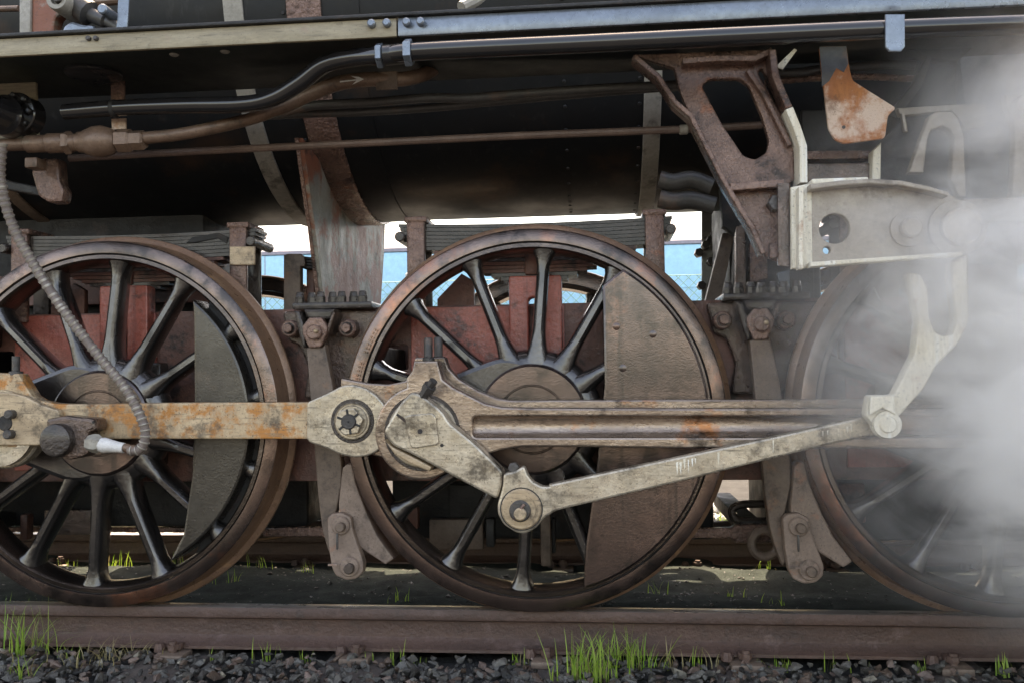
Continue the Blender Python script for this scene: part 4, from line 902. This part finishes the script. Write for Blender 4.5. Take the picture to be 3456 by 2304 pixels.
def carriage():
    c = empty('railway_carriage', None, (0, 12, 0)); tag(c, 'light blue railway carriage with grey roof behind the wire fence', 'carriage')
    x0, x1 = -15, 11
    box('body', x0, x1, 0, 2.8, 1.75, 3.02, m_carblue, c, .03)
    box('lower_body', x0, x1, .015, 2.785, .95, 1.748, m_carlow, c, .03)
    V = []; n = 14
    pr = [(0-.02+2.84*(i/n), 3.022+.55*math.sin(PI*i/n)**.8) for i in range(n+1)]
    pr = [(-.02, 3.0+.022)]+[(y, z+.06) for y, z in pr]+[(2.82, 3.022)]
    V = [(x, y, z) for x in (x0, x1) for y, z in pr]; k = len(pr)
    Fc = [(j, j+1, k+j+1, k+j) for j in range(k-1)]+[tuple(range(k)), tuple(range(2*k-1, k-1, -1)), (0, k, 2*k-1, k-1)]
    link('roof', pmesh('roof', V, Fc), m_carroof, c)
    for x in [x0+1.2+i*2.05 for i in range(12)]:
        box('panel_seam', x-.006, x+.006, -.006, .01, 1.76, 3.0, m_carroof, c, 0)
    box('waist_strip', x0, x1, -.012, .01, 2.28, 2.30, m_carblue, c, .002)
    for bx in (x0+3, x1-3):
        b = empty('bogie', c, (bx, 0, 0)); box('bogie_frame', -1.6, 1.6, .3, 2.5, .4, .75, m_carlow, b, .05)
        for wx in (-1.1, 1.1):
            for wy in (.45, 2.2): lathe('bogie_wheel', [(0, 0), (.46, 0), (.46, .13), (0, .13)], (wx, wy, .28), m_carlow, b, 24)
    box('underframe', x0+.3, x1-.3, .4, 2.4, .78, .95, m_carlow, c, .03)
    box('siding_rail', x0-6, x1+6, .62, .70, -.3, -.18, m_rail, c, .01)
carriage()
box_s = grid_sheet('siding_bed', -30, 30, 10.5, 16.5, 20, 6, lambda x, y: -.3, m_fstone); tag(box_s, kind='structure')

# ------------------------------------------------------------------ grass
def tuft(x, y, z, n, h, spread, label, mt, grp='grass tufts beside the near rail', lean=(0, 0), seed=0):
    rnd = random.Random(seed); V, Fc, mi = [], [], []
    for i in range(n):
        a = rnd.uniform(0, 2*PI); l = (1.1 if n > 12 else .9)*h*rnd.uniform(.35, 1.05); s = rnd.uniform(.1, 1)*spread
        bx, by = rnd.gauss(0, .018*spread/.3), rnd.gauss(0, .010); w = rnd.uniform(.0013, .0036); dry_ = rnd.random() < .22; bend = rnd.uniform(1.2, 3.0); kink = rnd.uniform(.1, .75)
        if dry_: l *= rnd.uniform(.6, 1.2); s *= 1.5; w *= .7
        dx, dy = math.cos(a)*s+lean[0], math.sin(a)*s*.6+lean[1]; o = len(V); ns = 5
        wx, wy = math.cos(a+PI/2), math.sin(a+PI/2)*.4+.3
        for k in range(ns+1):
            t = k/ns; ww = w*(1-t**1.6)+.0002
            px, py, pz = bx+dx*l*t**bend, by+dy*l*t**bend, l*t*(1-kink*s*t)
            V += [(px-wx*ww, py-wy*ww, pz), (px+wx*ww, py+wy*ww, pz)]
        for k in range(ns): Fc.append((o+2*k, o+2*k+1, o+2*k+3, o+2*k+2)); mi.append(1 if dry_ else 0)
    me = pmesh('grass_tuft', V, Fc); me.materials.append(mt); me.materials.append(m_dry); me.polygons.foreach_set('material_index', mi)
    o = link('grass_tuft', me, None, None, (x, y, z)); tag(o, label, 'grass', grp); return o
def gz(p, z): return atz(p, z)
big = [((1990, 2300), 120, .17, .75, 'largest bright green grass clump against the near rail, with long blades', 1),
       ((2060, 2225), 50, .15, .7, 'tall thin grass clump just behind the largest clump at the rail foot', 2),
       ((2170, 2260), 40, .16, .6, 'upright grass clump between the largest clump and the next sleeper bolt', 3),
       ((110, 2210), 60, .23, .9, 'arching bright grass clump leaning over the rail web below the left wheel', 4),
       ((60, 2290), 18, .11, .7, 'low ragged grass clump in front of the arching one', 5)]
for p, n, h, s, lb_, sd_ in big:
    q = gz(p, -.18); tuft(q.x, min(q.y, -.02), -.18, n, h, s, lb_, m_grass, 'grass clumps at the near rail', seed=sd_)
small = [(720, 2140), (745, 2215), (505, 2175), (930, 2200), (1050, 2210), (1210, 2230), (1265, 2235), (1375, 2200), (1410, 2230), (1750, 2225), (2320, 2225), (2350, 2250), (2600, 2215), (2635, 2245), (2755, 2240), (2780, 2235), (2912, 2235), (3085, 2240), (3275, 2225), (3330, 2240), (2540, 2240), (2240, 2215), (20, 2160), (300, 2190)]
for i, p in enumerate([p for k_, p in enumerate(small) if k_ % 4 != 2]):
    q = gz(p, -.185); tuft(q.x, min(q.y, -.02), -.185, 8+i % 5, .055+.025*(i % 3), .35, 'thin little grass tuft between stones beside the near rail', m_grass, seed=20+i)
for i, p in enumerate([(330, 2230), (420, 2215), (260, 2260), (500, 2200), (2300, 2235)]):
    q = gz(p, -.18); tuft(q.x, min(q.y, -.03), -.175, 22, .10, 1.6, 'flattened straw coloured dry grass on the stones by the rail', m_dry, 'dry grass on the stones', seed=60+i)
inner = [(270, 1875, 12), (300, 1890, 10), (400, 1885, 22), (430, 1880, 14), (590, 1860, 24), (610, 1880, 18), (770, 1960, 16), (850, 1930, 18), (890, 1915, 16), (1020, 1920, 8), (2235, 2000, 18), (2225, 1985, 12), (2570, 1920, 14), (2600, 1930, 12), (2610, 2040, 8), (1350, 2030, 8), (1715, 1880, 8), (560, 1960, 10), (2480, 2000, 8)]
for i, (u, v, n) in enumerate([t_ for k_, t_ in enumerate(inner) if k_ % 3 != 1]):
    q = gz((u, v), -.12); tuft(q.x, min(q.y, 1.42), ashz(q.x, q.y)-.01, max(8, n*2//3), .085+.02*(i % 3), .6, 'thin grass sprouting from the dark ash between the two rails', m_grass, 'grass between the rails', seed=90+i)
for i in range(14):
    rr3 = random.Random(200+i); tuft(-1.7+i*.28+rr3.uniform(-.1, .1), rr3.uniform(2.1, 3.0), -.19, 40, .16, .7, 'sunlit grass clump on the pale stones beyond the far rail', m_grass, 'grass beyond the far rail', seed=200+i)

# ------------------------------------------------------------------ steam drifting from the right
def steam():
    me = lathe_mesh('steam_cloud', [(0, -1), (.5, -.87), (.87, -.5), (1, 0), (.87, .5), (.5, .87), (0, 1)], (0, 0, 0), 24, 'Z')
    o = link('steam_cloud', me, None, None, (2.34, -.46, 1.02)); o.scale = (1.85, .60, 1.34)
    tag(o, 'white steam drifting across the right hand wheel and valve gear', 'steam', kind='stuff')
    M = bpy.data.materials.new('steam_volume'); M.use_nodes = True; t = M.node_tree; N, L = t.nodes, t.links; N.clear()
    out_ = N.new('ShaderNodeOutputMaterial'); pv = N.new('ShaderNodeVolumePrincipled'); L.new(pv.outputs[0], out_.inputs['Volume'])
    pv.inputs['Color'].default_value = (1.0, .99, .98, 1); pv.inputs['Anisotropy'].default_value = .2
    tcn = N.new('ShaderNodeTexCoord'); ln = N.new('ShaderNodeVectorMath'); ln.operation = 'LENGTH'; L.new(tcn.outputs['Object'], ln.inputs[0])
    mr_ = N.new('ShaderNodeMapRange'); mr_.interpolation_type = 'SMOOTHSTEP'; mr_.inputs[1].default_value = 1.0; mr_.inputs[2].default_value = .25; mr_.inputs[3].default_value = 0; mr_.inputs[4].default_value = 1
    L.new(ln.outputs['Value'], mr_.inputs[0])
    g = N.new('ShaderNodeNewGeometry'); mpv = N.new('ShaderNodeMapping'); mpv.inputs['Rotation'].default_value = (0, .75, 0); mpv.inputs['Scale'].default_value = (1.0, 1.2, 1.5); L.new(g.outputs['Position'], mpv.inputs[0])
    nz = N.new('ShaderNodeTexNoise'); nz.inputs['Scale'].default_value = 2.3; nz.inputs['Detail'].default_value = 9; nz.inputs['Roughness'].default_value = .66; nz.inputs['Distortion'].default_value = .9
    L.new(mpv.outputs[0], nz.inputs['Vector'])
    m2 = N.new('ShaderNodeMapRange'); m2.inputs[1].default_value = .43; m2.inputs[2].default_value = .62; m2.inputs[3].default_value = .15; m2.inputs[4].default_value = 1.9; L.new(nz.outputs[0], m2.inputs[0])
    mu = N.new('ShaderNodeMath'); mu.operation = 'MULTIPLY'; pw = N.new('ShaderNodeMath'); pw.operation = 'POWER'; pw.inputs[1].default_value = 1.6; L.new(mr_.outputs[0], pw.inputs[0]); L.new(pw.outputs[0], mu.inputs[0]); L.new(m2.outputs[0], mu.inputs[1])
    m3 = N.new('ShaderNodeMath'); m3.operation = 'MULTIPLY'; m3.inputs[1].default_value = 18.0; L.new(mu.outputs[0], m3.inputs[0])
    L.new(m3.outputs[0], pv.inputs['Density'])
    me.materials.append(M)
steam()
